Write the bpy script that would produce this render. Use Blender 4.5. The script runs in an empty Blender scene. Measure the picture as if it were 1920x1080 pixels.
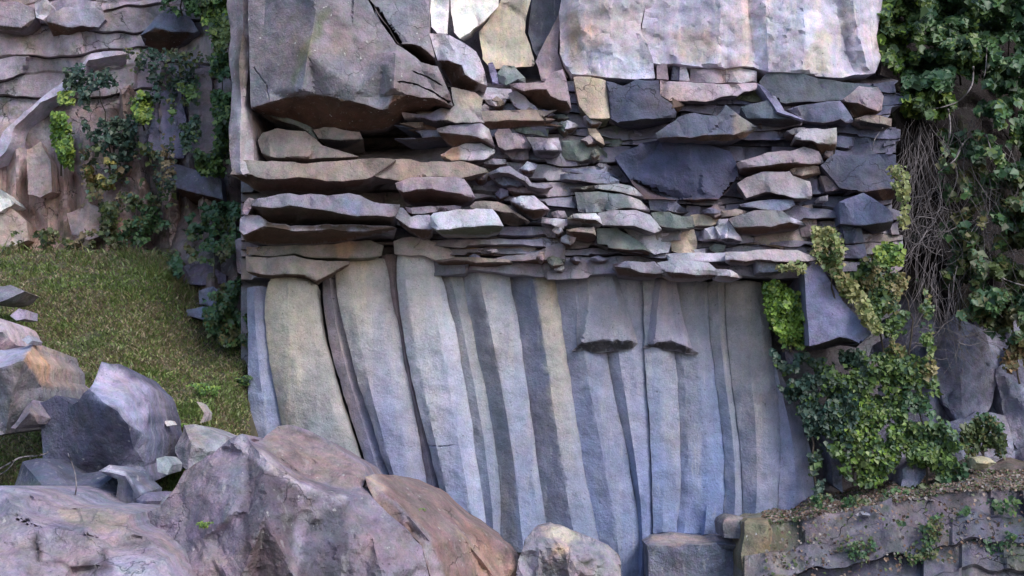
import bpy, bmesh, math, random
import numpy as np
from mathutils import Vector, noise, geometry
R = math.radians
# ---------------------------------------------------------------- camera, sky, sun, exposure
sc = bpy.context.scene
COL = sc.collection
F = 2059.0
PITCH = math.atan(260 / F)
CAM = Vector((0, 0, 1.6))
cd = bpy.data.cameras.new("camera")
cam = bpy.data.objects.new("camera", cd)
COL.objects.link(cam)
cam.location = CAM
cam.rotation_euler = (R(90) + PITCH, 0, 0)
cd.angle = 2 * math.atan(960 / F)
cd.clip_start = 0.1
cd.clip_end = 3000
sc.camera = cam
W = bpy.data.worlds.new("World")
sc.world = W
W.use_nodes = True
wn = W.node_tree.nodes
sky = wn.new("ShaderNodeTexSky")
sky.sky_type = 'NISHITA'
sky.sun_disc = False
SUN_EL, SUN_AZ = R(42), R(138)          # azimuth clockwise from +Y: behind the viewer, to the right
sky.sun_elevation = SUN_EL
sky.sun_rotation = SUN_AZ
sky.dust_density = 1.5
wn["Background"].inputs["Strength"].default_value = 0.145
W.node_tree.links.new(sky.outputs[0], wn["Background"].inputs[0])
sl = bpy.data.lights.new("sun", 'SUN')
sl.energy = 1.2
sl.angle = R(24)
sl.color = (1.0, 0.955, 0.90)
so = bpy.data.objects.new("sun", sl)
COL.objects.link(so)
sd = Vector((math.sin(SUN_AZ) * math.cos(SUN_EL), math.cos(SUN_AZ) * math.cos(SUN_EL), math.sin(SUN_EL)))
so.rotation_euler = sd.to_track_quat('Z', 'Y').to_euler()
so.location = (10, -10, 20)
sc.view_settings.view_transform = 'Standard'
sc.view_settings.look = 'None'
sc.view_settings.exposure = 0.9
sc.cycles.max_bounces = 5
sc.cycles.diffuse_bounces = 3
random.seed(11)
rng = np.random.default_rng(7)

# ---------------------------------------------------------------- helpers
VIEW = {'0': (0, 0, 1), 'a': (0, 0, .5), 'b': (420, 0, 1/3), 'c': (900, 0, 1/3), 'd': (1380, 0, 1/3), 'e': (420, 300, 1/3),
        'f': (900, 300, 1/3), 'g': (1380, 300, 1/3), 'h': (0, 540, .5), 'i': (420, 620, .42587), 'j': (900, 620, .42587), 'k': (1380, 620, .42587)}
for _i, (_x, _y) in enumerate([(430, 100), (740, 100), (1050, 100), (1360, 100), (430, 310), (740, 310), (1050, 310), (1360, 310)]):
    VIEW[str(_i + 1)] = (_x, _y, 320 / 1571)

def px(s, v='0'):
    """A string of sketch points to photograph points; a prefix such as 5: switches the sheet the numbers were read from."""
    r = []
    for t in s.split():
        if ':' in t:
            v, t = t.split(':')
        a, b = t.split(',')[:2]
        ox, oy, k = VIEW[v]
        r.append((ox + float(a) * k, oy + float(b) * k))
    return r

CP, SP = math.cos(PITCH), math.sin(PITCH)
def at(x, y, Y):
    """The point at depth Y (metres in front of the viewer) seen at a photograph position."""
    cx, cy = (x - 960) / F, (540 - y) / F
    dy = CP - cy * SP
    dz = SP + cy * CP
    t = Y / dy
    return (cx * t, Y, CAM.z + dz * t)

def at_np(x, y, Y):
    cx, cy = (x - 960) / F, (540 - y) / F
    t = Y / (CP - cy * SP)
    return np.stack([cx * t, Y, CAM.z + (SP + cy * CP) * t], -1)

def inside(poly, X, Yv):
    c = np.zeros(len(X), bool)
    n = len(poly)
    for i in range(n):
        x1, y1 = poly[i][:2]
        x2, y2 = poly[(i + 1) % n][:2]
        if y1 == y2:
            continue
        m = ((y1 > Yv) != (y2 > Yv)) & (X < (x2 - x1) * (Yv - y1) / (y2 - y1) + x1)
        c ^= m
    return c

def nz(p, s, o=0.0):
    return noise.noise(Vector((p[0] * s + o, p[1] * s + o * .7, p[2] * s - o)))

def fbm(p, s, o=0.0):
    return noise.fractal(Vector((p[0] * s + o, p[1] * s, p[2] * s - o)), 0.7, 2.1, 4)

def set_colors(me, cols):
    """One base colour per face."""
    ca = me.color_attributes.new("base_tint", 'FLOAT_COLOR', 'CORNER')
    n = len(me.loops)
    tot = np.zeros(len(me.polygons), np.int32)
    me.polygons.foreach_get("loop_total", tot)
    c = np.repeat(np.asarray(cols, np.float32), tot, axis=0)
    a = np.ones((n, 4), np.float32)
    a[:, :3] = c
    ca.data.foreach_set("color", a.ravel())

def set_point_colors(me, cols):
    """Face colours averaged to the corners' points, so that tints run into each other."""
    nv = len(me.vertices)
    acc = np.zeros((nv, 3)); w = np.zeros(nv)
    for p, c in zip(me.polygons, cols):
        for v in p.vertices:
            acc[v] += c; w[v] += 1
    a = np.ones((nv, 4), np.float32)
    a[:, :3] = acc / np.maximum(w, 1)[:, None]
    ca = me.color_attributes.new("base_tint", 'FLOAT_COLOR', 'POINT')
    ca.data.foreach_set("color", a.ravel())

def link(name, me, mat, label=None, cat=None, group=None, kind=None, parent=None, center=True):
    o = bpy.data.objects.new(name, me)
    COL.objects.link(o)
    if mat:
        me.materials.append(mat)
    if center and parent is None and len(me.vertices):
        co = np.zeros(len(me.vertices) * 3, np.float32)
        me.vertices.foreach_get("co", co)
        co = co.reshape(-1, 3)
        b = np.array([(co[:, 0].min() + co[:, 0].max()) / 2, (co[:, 1].min() + co[:, 1].max()) / 2, co[:, 2].min()], np.float32)
        me.vertices.foreach_set("co", (co - b).ravel())
        me.update()
        o.location = [float(q) for q in b]
    if parent:
        o.parent = parent
    tag(o, label, cat, group, kind)
    return o

def tag(o, label=None, cat=None, group=None, kind=None):
    for k, v in (('label', label), ('category', cat), ('group', group), ('kind', kind)):
        if v:
            o[k] = v
    if label and not kind:
        o['kind'] = 'thing'

def empty(name, loc, label, cat, group=None):
    o = bpy.data.objects.new(name, None)
    COL.objects.link(o)
    o.location = loc
    o.empty_display_size = .2
    tag(o, label, cat, group)
    return o

def dense(a, b, s):
    n = max(1, int(math.hypot(b[0] - a[0], b[1] - a[1]) / s))
    return [tuple(a[k] + (b[k] - a[k]) * i / n for k in range(3)) for i in range(n)]

def cdt(pts2, edges, face):
    return geometry.delaunay_2d_cdt([Vector(p) for p in pts2], edges, [face], 1, 1e-4)

def relief_mesh(out, chains=(), Y=14.0, s=7.0, amp=.012, facet=0.0, nf=0, back=.5, taper=.8, col=(.2, .2, .2), regions=(), colf=None,
                edge=1.0, angle=28, seed=0, rough=1.0, grooves=()):
    """A solid rock: outline and ridge lines (photo x, y, depth offset) are triangulated, refined, roughened and given a body behind."""
    rd = random.Random(seed * 7 + int(out[0][0]) + int(out[0][1]) * 3)
    P = [tuple(p) for p in out]
    n0 = len(P)
    E = []
    chains = [list(c) for c in chains]
    if nf:
        xs = np.array([p[0] for p in P]); ys = np.array([p[1] for p in P])
        dm = float(np.mean([p[2] for p in P]))
        fx = np.array([rd.uniform(xs.min(), xs.max()) for _ in range(nf * 4)])
        fy = np.array([rd.uniform(ys.min(), ys.max()) for _ in range(nf * 4)])
        ok = inside(P, fx, fy)
        extra = [(x, y) for x, y, k in zip(fx, fy, ok) if k][:nf]
    else:
        extra = []
    for c in chains:
        i0 = len(P)
        P += [tuple(p) for p in c]
        E += [(i0 + i, i0 + i + 1) for i in range(len(c) - 1)]
    V, _, T, ov = cdt([(p[0], p[1]) for p in P], E, list(range(n0)))[:4]
    def dep(i, v):
        if ov[i]:
            return P[ov[i][0]][2]
        w = [(1 / (.01 + (p[0] - v[0]) ** 2 + (p[1] - v[1]) ** 2), p[2]) for p in P]
        return sum(a * b for a, b in w) / sum(a for a, b in w)
    D = [dep(i, v) for i, v in enumerate(V)]
    # random facets: extra points pushed in or out of the coarse surface
    def interp(X, Yv, V, T, D):
        r = np.full(len(X), np.nan)
        for t in T:
            (x1, y1), (x2, y2), (x3, y3) = V[t[0]], V[t[1]], V[t[2]]
            det = (y2 - y3) * (x1 - x3) + (x3 - x2) * (y1 - y3)
            if abs(det) < 1e-6:
                continue
            m = (X >= min(x1, x2, x3) - .5) & (X <= max(x1, x2, x3) + .5) & (Yv >= min(y1, y2, y3) - .5) & (Yv <= max(y1, y2, y3) + .5)
            if not m.any():
                continue
            a = ((y2 - y3) * (X[m] - x3) + (x3 - x2) * (Yv[m] - y3)) / det
            b = ((y3 - y1) * (X[m] - x3) + (x1 - x3) * (Yv[m] - y3)) / det
            k = (a > -.01) & (b > -.01) & (a + b < 1.01)
            idx = np.where(m)[0][k]
            r[idx] = a[k] * D[t[0]] + b[k] * D[t[1]] + (1 - a[k] - b[k]) * D[t[2]]
        return r
    if extra:
        ex = np.array([e[0] for e in extra]); ey = np.array([e[1] for e in extra])
        ed = interp(ex, ey, V, T, D)
        for x, y, d in zip(ex, ey, ed):
            if d == d:
                P.append((float(x), float(y), float(d) + rd.uniform(-1, 1) * facet))
        V, _, T, ov = cdt([(p[0], p[1]) for p in P], E, list(range(n0)))[:4]
        D = [dep(i, v) for i, v in enumerate(V)]
    # refine
    Q = []
    for i in range(n0):
        Q += dense(P[i], P[(i + 1) % n0], s)
    nb = len(Q)
    E2 = []
    for c in chains:
        i0 = len(Q)
        for a, b in zip(c[:-1], c[1:]):
            Q += dense(a, b, s)
        Q.append(tuple(c[-1]))
        E2 += [(i, i + 1) for i in range(i0, len(Q) - 1)]
    x0, x1 = min(p[0] for p in P), max(p[0] for p in P)
    y0, y1 = min(p[1] for p in P), max(p[1] for p in P)
    gx, gy = np.meshgrid(np.arange(x0, x1, s), np.arange(y0, y1, s * .87))
    gx = gx + (np.arange(gx.shape[0]) % 2)[:, None] * s * .5
    gx = gx.ravel() + rng.uniform(-.2, .2, gx.size) * s
    gy = gy.ravel() + rng.uniform(-.2, .2, gy.size) * s
    k = inside(P[:n0], gx, gy)
    gx, gy = gx[k], gy[k]
    gl = []
    for line, gd in grooves:
        gl.append((np.array([p[:2] for p in line]), gd))
    if len(gx) and gl:
        k = np.ones(len(gx), bool)
        for ln, gd in gl:
            for a, b in zip(ln[:-1], ln[1:]):
                t = np.clip(((gx - a[0]) * (b[0] - a[0]) + (gy - a[1]) * (b[1] - a[1])) / (np.sum((b - a) ** 2) + 1e-9), 0, 1)
                k &= np.hypot(gx - a[0] - t * (b[0] - a[0]), gy - a[1] - t * (b[1] - a[1])) > 4
        gx, gy = gx[k], gy[k]
    for ln, gd in gl:
        for a, b in zip(ln[:-1], ln[1:]):
            L_ = math.hypot(*(b - a))
            n_ = np.array([-(b - a)[1], (b - a)[0]]) / (L_ + 1e-9)
            for i in range(max(1, int(L_ / 4))):
                c = a + (b - a) * i / max(1, int(L_ / 4)) + n_ * rng.uniform(-.6, .6)
                wd = rng.uniform(1.3, 2.4)
                for q, e in ((c, gd), (c + n_ * wd, 0), (c - n_ * wd, 0)):
                    z = interp(np.array([q[0]]), np.array([q[1]]), V, T, D)[0]
                    if z == z:
                        Q.append((float(q[0]), float(q[1]), float(z + e)))
    if len(gx):
        gd = interp(gx, gy, V, T, D)
        k = ~np.isnan(gd)
        Q += [(float(a), float(b), float(c)) for a, b, c in zip(gx[k], gy[k], gd[k])]
    V2, _, T2, ov2 = cdt([(q[0], q[1]) for q in Q], E2, list(range(nb)))[:4]
    co = []
    pxy = []
    for i, v in enumerate(V2):
        d = Q[ov2[i][0]][2] if ov2[i] else None
        if d is None:
            d = float(np.nan_to_num(interp(np.array([v[0]]), np.array([v[1]]), V, T, D), nan=float(np.mean(D)))[0])
        b = at(v[0], v[1], Y + d)
        j = nz(b, 3.1, seed) * edge * 2.0 + nz(b, 11, seed + 5) * edge
        k2 = nz(b, 3.3, seed + 9) * edge * 2.0 + nz(b, 12, seed + 3) * edge
        d2 = d + (fbm(b, 1.6, seed) * 1.6 + fbm(b, 6.0, seed + 2) * .8 + fbm(b, 19, seed + 4) * .35) * amp * rough
        co.append(at(v[0] + j, v[1] + k2, Y + d2))
        pxy.append((v[0], v[1]))
    T2 = [t for t in T2 if len(set(t)) == 3]
    C = np.array([[sum(pxy[q][0] for q in t) / 3, sum(pxy[q][1] for q in t) / 3] for t in T2])
    cols = np.tile(np.array(col, float), (len(T2), 1))
    if colf is not None:
        cols = colf(C[:, 0], C[:, 1], cols)
    jit = np.array([[nz((x * .01, y * .01, seed), 4) * 9, nz((x * .01, y * .01, seed + 4), 4) * 9] for x, y in C]) * min(1.0, s / 7)
    for rp, rc in regions:
        kj = 0 if len(rp) and rp[0] is None else 1
        rp = rp[1:] if not kj else rp
        m = inside(rp, C[:, 0] + jit[:, 0] * kj, C[:, 1] + jit[:, 1] * kj)
        cols[m] = rc
    # body behind
    ec = {}
    for t in T2:
        for a, b in ((t[0], t[1]), (t[1], t[2]), (t[2], t[0])):
            ec.setdefault((min(a, b), max(a, b)), []).append((a, b))
    bd = [v[0] for v in ec.values() if len(v) == 1]
    bv = sorted({a for e in bd for a in e})
    cen = np.mean([co[i] for i in bv], axis=0)
    yb = max(co[i][1] for i in bv) + back
    mp = {}
    for i in bv:
        mp[i] = len(co)
        p = co[i]
        co.append((cen[0] + (p[0] - cen[0]) * taper, yb + nz(p, 2, seed) * .1, cen[2] + (p[2] - cen[2]) * taper))
    faces = [tuple(t) for t in T2]
    colb = [tuple(c) for c in cols]
    fc = {}
    for ti, t in enumerate(T2):
        for q in t:
            fc[q] = ti
    for a, b in bd:
        faces.append((b, a, mp[a], mp[b]))
        colb.append(tuple(col))
    ic = len(co)
    co.append((float(cen[0]), yb, float(cen[2])))
    for a, b in bd:
        faces.append((mp[b], mp[a], ic))
        colb.append(tuple(col))
    me = bpy.data.meshes.new("rock")
    me.from_pydata([tuple(map(float, c)) for c in co], [], faces)
    # faces must look outward: the front faces look towards the viewer
    f0 = me.polygons[0]
    nv = sum((me.polygons[i].normal.y for i in range(0, len(T2), 3)))
    if nv > 0:
        me.flip_normals()
    me.update()
    set_point_colors(me, colb)
    me.shade_smooth()
    me.set_sharp_from_angle(angle=R(angle))
    return me

def jag(line, step=20, a=2.2, dz=.03, closed=False):
    """Break long edges into short uneven steps, as fractured rock has."""
    r = []
    n = len(line)
    for i in range(n if closed else n - 1):
        p, q = line[i], line[(i + 1) % n]
        r.append(tuple(p))
        L_ = math.hypot(q[0] - p[0], q[1] - p[1])
        m = int(L_ / step)
        if m:
            nx, ny = -(q[1] - p[1]) / L_, (q[0] - p[0]) / L_
            for k in range(m):
                t = (k + .5 + random.uniform(-.3, .3)) / m
                o = random.uniform(-a, a)
                r.append(tuple(p[j] + (q[j] - p[j]) * t + (nx * o, ny * o, random.uniform(-dz, dz))[j] for j in range(len(p))))
    if not closed:
        r.append(tuple(line[-1]))
    return r

def tubes(paths, sides=5):
    """Round twigs along polylines: each path is (points, r0, r1)."""
    V, Fc = [], []
    for pts, r0, r1 in paths:
        pts = [Vector(p) for p in pts]
        n = len(pts)
        base = len(V)
        for i, p in enumerate(pts):
            d = (pts[min(i + 1, n - 1)] - pts[max(i - 1, 0)]).normalized()
            u = d.orthogonal().normalized()
            w = d.cross(u)
            r = r0 + (r1 - r0) * i / max(1, n - 1)
            for k in range(sides):
                a = 2 * math.pi * k / sides
                V.append(tuple(p + u * (math.cos(a) * r) + w * (math.sin(a) * r)))
        for i in range(n - 1):
            for k in range(sides):
                a = base + i * sides + k
                b = base + i * sides + (k + 1) % sides
                Fc.append((a, b, b + sides, a + sides))
        Fc.append(tuple(base + k for k in range(sides))[::-1])
        Fc.append(tuple(base + (n - 1) * sides + k for k in range(sides)))
    me = bpy.data.meshes.new("stems")
    me.from_pydata(V, [], Fc)
    me.shade_smooth()
    return me

def leaf_mesh(P, size, cols, up=.5, flop=.6, wide=.95):
    """Small folded pointed leaves at points P (n,3); size and colour per leaf."""
    n = len(P)
    nrm = rng.normal(0, flop, (n, 3)) + np.array([0, -1.0, up])
    nrm /= np.linalg.norm(nrm, axis=1)[:, None]
    tip = rng.normal(0, .7, (n, 3)) + np.array([0, -.2, -.9])
    tip -= nrm * (tip * nrm).sum(1)[:, None]
    tip /= np.linalg.norm(tip, axis=1)[:, None] + 1e-9
    sd = np.cross(nrm, tip)
    s = np.asarray(size)[:, None]
    shape = [(-.5, 0, 0), (-.15, .5 * wide, .12), (.15, .30 * wide, .06), (.62, 0, .03), (.15, -.30 * wide, .06), (-.15, -.5 * wide, .12), (.05, 0, -.03)]
    V = np.stack([P + tip * s * a + sd * s * b + nrm * s * c for a, b, c in shape], 1).reshape(-1, 3)
    tri = np.array([(0, 1, 6), (1, 2, 6), (2, 3, 6), (3, 4, 6), (4, 5, 6), (5, 0, 6)])
    Fc = (np.arange(n)[:, None, None] * 7 + tri[None]).reshape(-1, 3)
    me = bpy.data.meshes.new("leaves")
    me.from_pydata(V.tolist(), [], Fc.tolist())
    set_colors(me, np.repeat(np.asarray(cols), 6, axis=0))
    me.shade_smooth()
    return me

# ---------------------------------------------------------------- materials
def nd(nt, t, **k):
    n = nt.nodes.new(t)
    for a, b in k.items():
        setattr(n, a, b)
    return n

def rock_material(name, streak=0.0, lichen=0.0, contrast=1.0, bump=.5, moss=0.0, scale=1.0, crack=0.0, hue=1.0, grain=.22):
    m = bpy.data.materials.new(name)
    m.use_nodes = True
    nt = m.node_tree
    L = nt.links.new
    bs = nt.nodes["Principled BSDF"]
    bs.inputs["Roughness"].default_value = .85
    bs.inputs["Specular IOR Level"].default_value = .3
    geo = nd(nt, "ShaderNodeNewGeometry")
    at_ = nd(nt, "ShaderNodeVertexColor", layer_name="base_tint")
    def noise_(s, det=6, rough=.6, vec=None, dist=0.0):
        n = nd(nt, "ShaderNodeTexNoise")
        n.inputs["Scale"].default_value = s * scale
        n.inputs["Detail"].default_value = det
        n.inputs["Roughness"].default_value = rough
        n.inputs["Distortion"].default_value = dist
        L(vec or geo.outputs["Position"], n.inputs["Vector"])
        return n
    def ramp(src, a, b, lo, hi):
        r = nd(nt, "ShaderNodeMapRange")
        r.inputs[1].default_value = a; r.inputs[2].default_value = b
        r.inputs[3].default_value = lo; r.inputs[4].default_value = hi
        L(src, r.inputs[0])
        return r.outputs[0]
    def mix(mode, fac, a, b):
        x = nd(nt, "ShaderNodeMix", data_type='RGBA', blend_type=mode)
        if isinstance(fac, (int, float)):
            x.inputs[0].default_value = fac
        else:
            L(fac, x.inputs[0])
        for q, i in ((a, 6), (b, 7)):
            if isinstance(q, tuple):
                x.inputs[i].default_value = (*q, 1)
            else:
                L(q, x.inputs[i])
        return x.outputs[2]
    c = at_.outputs[0]
    # mineral hue patches: violet, blue-green and ochre
    h = noise_(1.7, 5, .65)
    hr = nd(nt, "ShaderNodeValToRGB")
    e = hr.color_ramp.elements
    e[0].position = .30; e[0].color = (1.12, .93, .86, 1)
    e[1].position = .70; e[1].color = (.84, .97, 1.13, 1)
    x = e.new(.5); x.color = (1.0, .96, 1.06, 1)
    L(h.outputs[0], hr.inputs[0])
    c = mix('MULTIPLY', hue, c, hr.outputs[0])
    h2 = noise_(9, 6, .7)
    hr2 = nd(nt, "ShaderNodeValToRGB")
    e = hr2.color_ramp.elements
    e[0].position = .36; e[0].color = (.86, 1.0, .90, 1)
    e[1].position = .64; e[1].color = (1.10, .98, 1.10, 1)
    L(h2.outputs[0], hr2.inputs[0])
    c = mix('MULTIPLY', .9 * hue, c, hr2.outputs[0])
    # light and dark mottling
    v = ramp(noise_(4.2, 9, .68).outputs[0], .3, .7, 1 - .38 * contrast, 1 + .34 * contrast)
    vv = nd(nt, "ShaderNodeCombineColor")
    for i in range(3):
        L(v, vv.inputs[i])
    c = mix('MULTIPLY', 1.0, c, vv.outputs[0])
    g = ramp(noise_(70, 4, .7).outputs[0], .3, .7, .82, 1.18)
    gg = nd(nt, "ShaderNodeCombineColor")
    for i in range(3):
        L(g, gg.inputs[i])
    c = mix('MULTIPLY', 1.0, c, gg.outputs[0])
    if streak:
        mp = nd(nt, "ShaderNodeMapping")
        mp.inputs["Scale"].default_value = (1, 1, .10)
        L(geo.outputs["Position"], mp.inputs[0])
        sn = noise_(7.5, 6, .62, mp.outputs[0], .4)
        f = ramp(sn.outputs[0], .50, .68, 0, .75 * streak)
        c = mix('MIX', f, c, mix('MULTIPLY', 1.0, c, (1.55, 1.40, 1.05)))
        sn2 = noise_(5.2, 5, .6, mp.outputs[0], .6)
        f = ramp(sn2.outputs[0], .54, .70, 0, .8 * streak)
        c = mix('MIX', f, c, mix('MULTIPLY', 1.0, c, (.55, .60, .74)))
        sn3 = noise_(13, 5, .6, mp.outputs[0], .3)
        f = ramp(sn3.outputs[0], .60, .70, 0, .6 * streak)
        c = mix('MIX', f, c, (.50, .49, .50))
    if moss:
        f = ramp(noise_(2.6, 8, .7).outputs[0], .55, .66, 0, moss)
        c = mix('MIX', f, c, (.055, .075, .03))
    if lichen:
        f = ramp(noise_(17, 3, .5).outputs[0], .69, .73, 0, lichen)
        c = mix('MIX', f, c, (.62, .61, .60))
        f = ramp(noise_(6, 9, .75).outputs[0], .62, .70, 0, lichen * .6)
        c = mix('MIX', f, c, (.40, .38, .40))
    # fine dark pits
    f = ramp(noise_(34, 3, .5).outputs[0], .66, .74, 0, .65)
    c = mix('MIX', f, c, (.045, .04, .045))
    cm = None
    if crack:
        # hairline cracks, present in patches only
        wv = noise_(2.3, 4, .6)
        ad_ = nd(nt, "ShaderNodeVectorMath", operation='MULTIPLY_ADD')
        ad_.inputs[1].default_value = (.45, .45, .45)
        L(wv.outputs[1], ad_.inputs[0]); L(geo.outputs["Position"], ad_.inputs[2])
        mp_ = nd(nt, "ShaderNodeMapping")
        mp_.inputs["Scale"].default_value = (1.0, 1.0, 1.25)
        L(ad_.outputs[0], mp_.inputs[0])
        vo = nd(nt, "ShaderNodeTexVoronoi", feature='DISTANCE_TO_EDGE')
        vo.inputs["Scale"].default_value = 2.1 * scale
        L(mp_.outputs[0], vo.inputs["Vector"])
        line = ramp(vo.outputs["Distance"], .004, .016, 1, 0)
        msk = ramp(noise_(1.3, 3, .5).outputs[0], .52, .62, 0, crack)
        cmn = nd(nt, "ShaderNodeMath", operation='MULTIPLY')
        L(line, cmn.inputs[0]); L(msk, cmn.inputs[1])
        cm = cmn.outputs[0]
        c = mix('MIX', cm, c, (.03, .028, .03))
    L(c, bs.inputs["Base Color"])
    b1 = noise_(6.5, 10, .62)
    b2 = noise_(42, 6, .6)
    ad = nd(nt, "ShaderNodeMath", operation='MULTIPLY_ADD')
    ad.inputs[1].default_value = grain
    L(b2.outputs[0], ad.inputs[0])
    L(b1.outputs[0], ad.inputs[2])
    bp = nd(nt, "ShaderNodeBump")
    bp.inputs["Strength"].default_value = bump
    bp.inputs["Distance"].default_value = .06
    hgt = ad.outputs[0]
    if cm:
        sb = nd(nt, "ShaderNodeMath", operation='SUBTRACT')
        L(hgt, sb.inputs[0]); L(cm, sb.inputs[1])
        hgt = sb.outputs[0]
    L(hgt, bp.inputs["Height"])
    L(bp.outputs[0], bs.inputs["Normal"])
    return m

def leaf_material(name, rough=.45):
    m = bpy.data.materials.new(name)
    m.use_nodes = True
    nt = m.node_tree
    bs = nt.nodes["Principled BSDF"]
    a = nd(nt, "ShaderNodeVertexColor", layer_name="base_tint")
    n = nd(nt, "ShaderNodeTexNoise")
    n.inputs["Scale"].default_value = 30
    g = nd(nt, "ShaderNodeNewGeometry")
    nt.links.new(g.outputs["Position"], n.inputs["Vector"])
    r = nd(nt, "ShaderNodeMapRange")
    r.inputs[3].default_value = .6; r.inputs[4].default_value = 1.4
    nt.links.new(n.outputs[0], r.inputs[0])
    mu = nd(nt, "ShaderNodeVectorMath", operation='SCALE')
    nt.links.new(a.outputs[0], mu.inputs[0]); nt.links.new(r.outputs[0], mu.inputs["Scale"])
    nt.links.new(mu.outputs[0], bs.inputs["Base Color"])
    bs.inputs["Roughness"].default_value = rough
    tr = nd(nt, "ShaderNodeBsdfTranslucent")
    nt.links.new(mu.outputs[0], tr.inputs[0])
    mx = nd(nt, "ShaderNodeMixShader")
    mx.inputs[0].default_value = .25
    nt.links.new(bs.outputs[0], mx.inputs[1]); nt.links.new(tr.outputs[0], mx.inputs[2])
    nt.links.new(mx.outputs[0], nt.nodes["Material Output"].inputs[0])
    return m

def plain_material(name, c1, c2, s=20):
    m = bpy.data.materials.new(name)
    m.use_nodes = True
    nt = m.node_tree
    bs = nt.nodes["Principled BSDF"]
    bs.inputs["Roughness"].default_value = .85
    n = nd(nt, "ShaderNodeTexNoise")
    n.inputs["Scale"].default_value = s
    n.inputs["Detail"].default_value = 6
    g = nd(nt, "ShaderNodeNewGeometry")
    nt.links.new(g.outputs["Position"], n.inputs["Vector"])
    r = nd(nt, "ShaderNodeValToRGB")
    r.color_ramp.elements[0].position = .35; r.color_ramp.elements[0].color = (*c1, 1)
    r.color_ramp.elements[1].position = .65; r.color_ramp.elements[1].color = (*c2, 1)
    nt.links.new(n.outputs[0], r.inputs[0])
    nt.links.new(r.outputs[0], bs.inputs["Base Color"])
    return m

M_COLUMN = rock_material("columnar_basalt", streak=.42, contrast=.6, bump=.65, hue=.6, grain=.26)
M_SLAB = rock_material("platy_basalt", crack=.5, streak=.12, contrast=.8, bump=.6)
M_BLOCK = rock_material("lichen_basalt", crack=.3, streak=.25, lichen=.8, contrast=.95, bump=.7)
M_WALL = rock_material("weathered_wall", crack=.22, streak=.8, lichen=.3, contrast=.85, bump=.4)
M_BOULDER = rock_material("boulder_rock", crack=.22, streak=.45, lichen=.4, contrast=1.15, bump=1.0)
M_MOSSY = rock_material("mossy_cliff", crack=.8, streak=.5, contrast=1.0, bump=.8, moss=.6)
M_EARTH = rock_material("hillside_earth", streak=.2, contrast=1.0, bump=1.0, moss=.5)
M_LEAF = leaf_material("leaf")
M_TWIG = plain_material("twig_bark", (.11, .095, .10), (.25, .22, .235))
M_BARK = plain_material("vine_bark", (.035, .028, .022), (.09, .07, .055))

G = dict(g=(.215, .20, .225), p=(.30, .25, .265), c=(.46, .39, .29), w=(.46, .44, .47), d=(.085, .09, .125), b=(.19, .20, .26), t=(.27, .225, .19),
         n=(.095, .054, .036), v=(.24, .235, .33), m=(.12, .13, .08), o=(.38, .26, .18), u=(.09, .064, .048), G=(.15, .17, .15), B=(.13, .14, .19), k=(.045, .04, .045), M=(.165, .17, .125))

# ---------------------------------------------------------------- the setting: ground, hillside, cliff
def grid_mesh(X, Y, fz):
    nx, ny = len(X), len(Y)
    V = [(x, y, fz(x, y)) for y in Y for x in X]
    Fc = [(j * nx + i, j * nx + i + 1, (j + 1) * nx + i + 1, (j + 1) * nx + i) for j in range(ny - 1) for i in range(nx - 1)]
    me = bpy.data.meshes.new("ground")
    me.from_pydata(V, [], Fc)
    me.shade_smooth()
    return me

def sm(a, b, x):
    t = min(1, max(0, (x - a) / (b - a)))
    return t * t * (3 - 2 * t)

def ground_z(x, y):
    left = 0.15 + 4.35 * sm(8.6, 17.6, y) * .98 + max(0, y - 17.6) * .2
    right = -.35 - .5 * sm(1.5, 4, x)
    left -= .85 * sm(-5.2, -3.9, x) * sm(12.2, 14.6, y)
    k = sm(-2.6, -3.6, x)
    z = left * k + right * (1 - k)
    if y < 8:
        z -= .35 * sm(8, 3, y)
    if 0 < y < 25 and abs(x) < 12:
        z += nz((x, y, 0), .9) * .12 + nz((x, y, 0), 3) * .05
    return z

def axis(lo, hi, s, far):
    a = list(np.arange(lo, hi, s))
    q, st = hi, s
    while q < far:
        a.append(q); st *= 1.5; q += st
    q, st = lo - s, s
    b = []
    while q > -far:
        b.append(q); st *= 1.5; q -= st
    return b[::-1] + a

def noise_ground(name, cols, s):
    m = plain_material(name, cols[0], cols[1], s)
    return m
gm = noise_ground("earth", ((.035, .04, .02), (.10, .085, .055)), 5)
me = grid_mesh(axis(-9, 7, .16, 400), axis(6, 19, .16, 400), ground_z)
link("ground", me, gm, kind='structure', center=False)

def wall(name, x0, x1, y0, y1, s, depth, colf, mat, seed=0, back=3.0):
    xs = np.arange(x0, x1 + s, s)
    ys = np.arange(y0, y1 + s, s)
    nx, ny = len(xs), len(ys)
    V, C = [], []
    for y in ys:
        for x in xs:
            V.append(at(x, y, depth(x, y)))
    Fc, K = [], []
    for j in range(ny - 1):
        for i in range(nx - 1):
            Fc.append((j * nx + i, (j + 1) * nx + i, (j + 1) * nx + i + 1, j * nx + i + 1))
            K.append(colf(xs[i] + rng.uniform(-s, s), ys[j] + rng.uniform(-s, s)))
    ring = [i for i in range(nx)] + [j * nx + nx - 1 for j in range(1, ny)] + [(ny - 1) * nx + i for i in range(nx - 2, -1, -1)] + [j * nx for j in range(ny - 2, 0, -1)]
    n0 = len(V)
    for r in ring:
        V.append((V[r][0], V[r][1] + back, V[r][2]))
    m = len(ring)
    for k in range(m):
        a, b = ring[k], ring[(k + 1) % m]
        Fc.append((a, b, n0 + (k + 1) % m, n0 + k))
        K.append(K[0])
    me = bpy.data.meshes.new(name)
    me.from_pydata(V, [], Fc)
    set_point_colors(me, K)
    me.shade_smooth()
    me.set_sharp_from_angle(angle=R(32))
    return link(name, me, mat, kind='structure', center=False)

def saw(t):
    f = t - math.floor(t)
    return f

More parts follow.
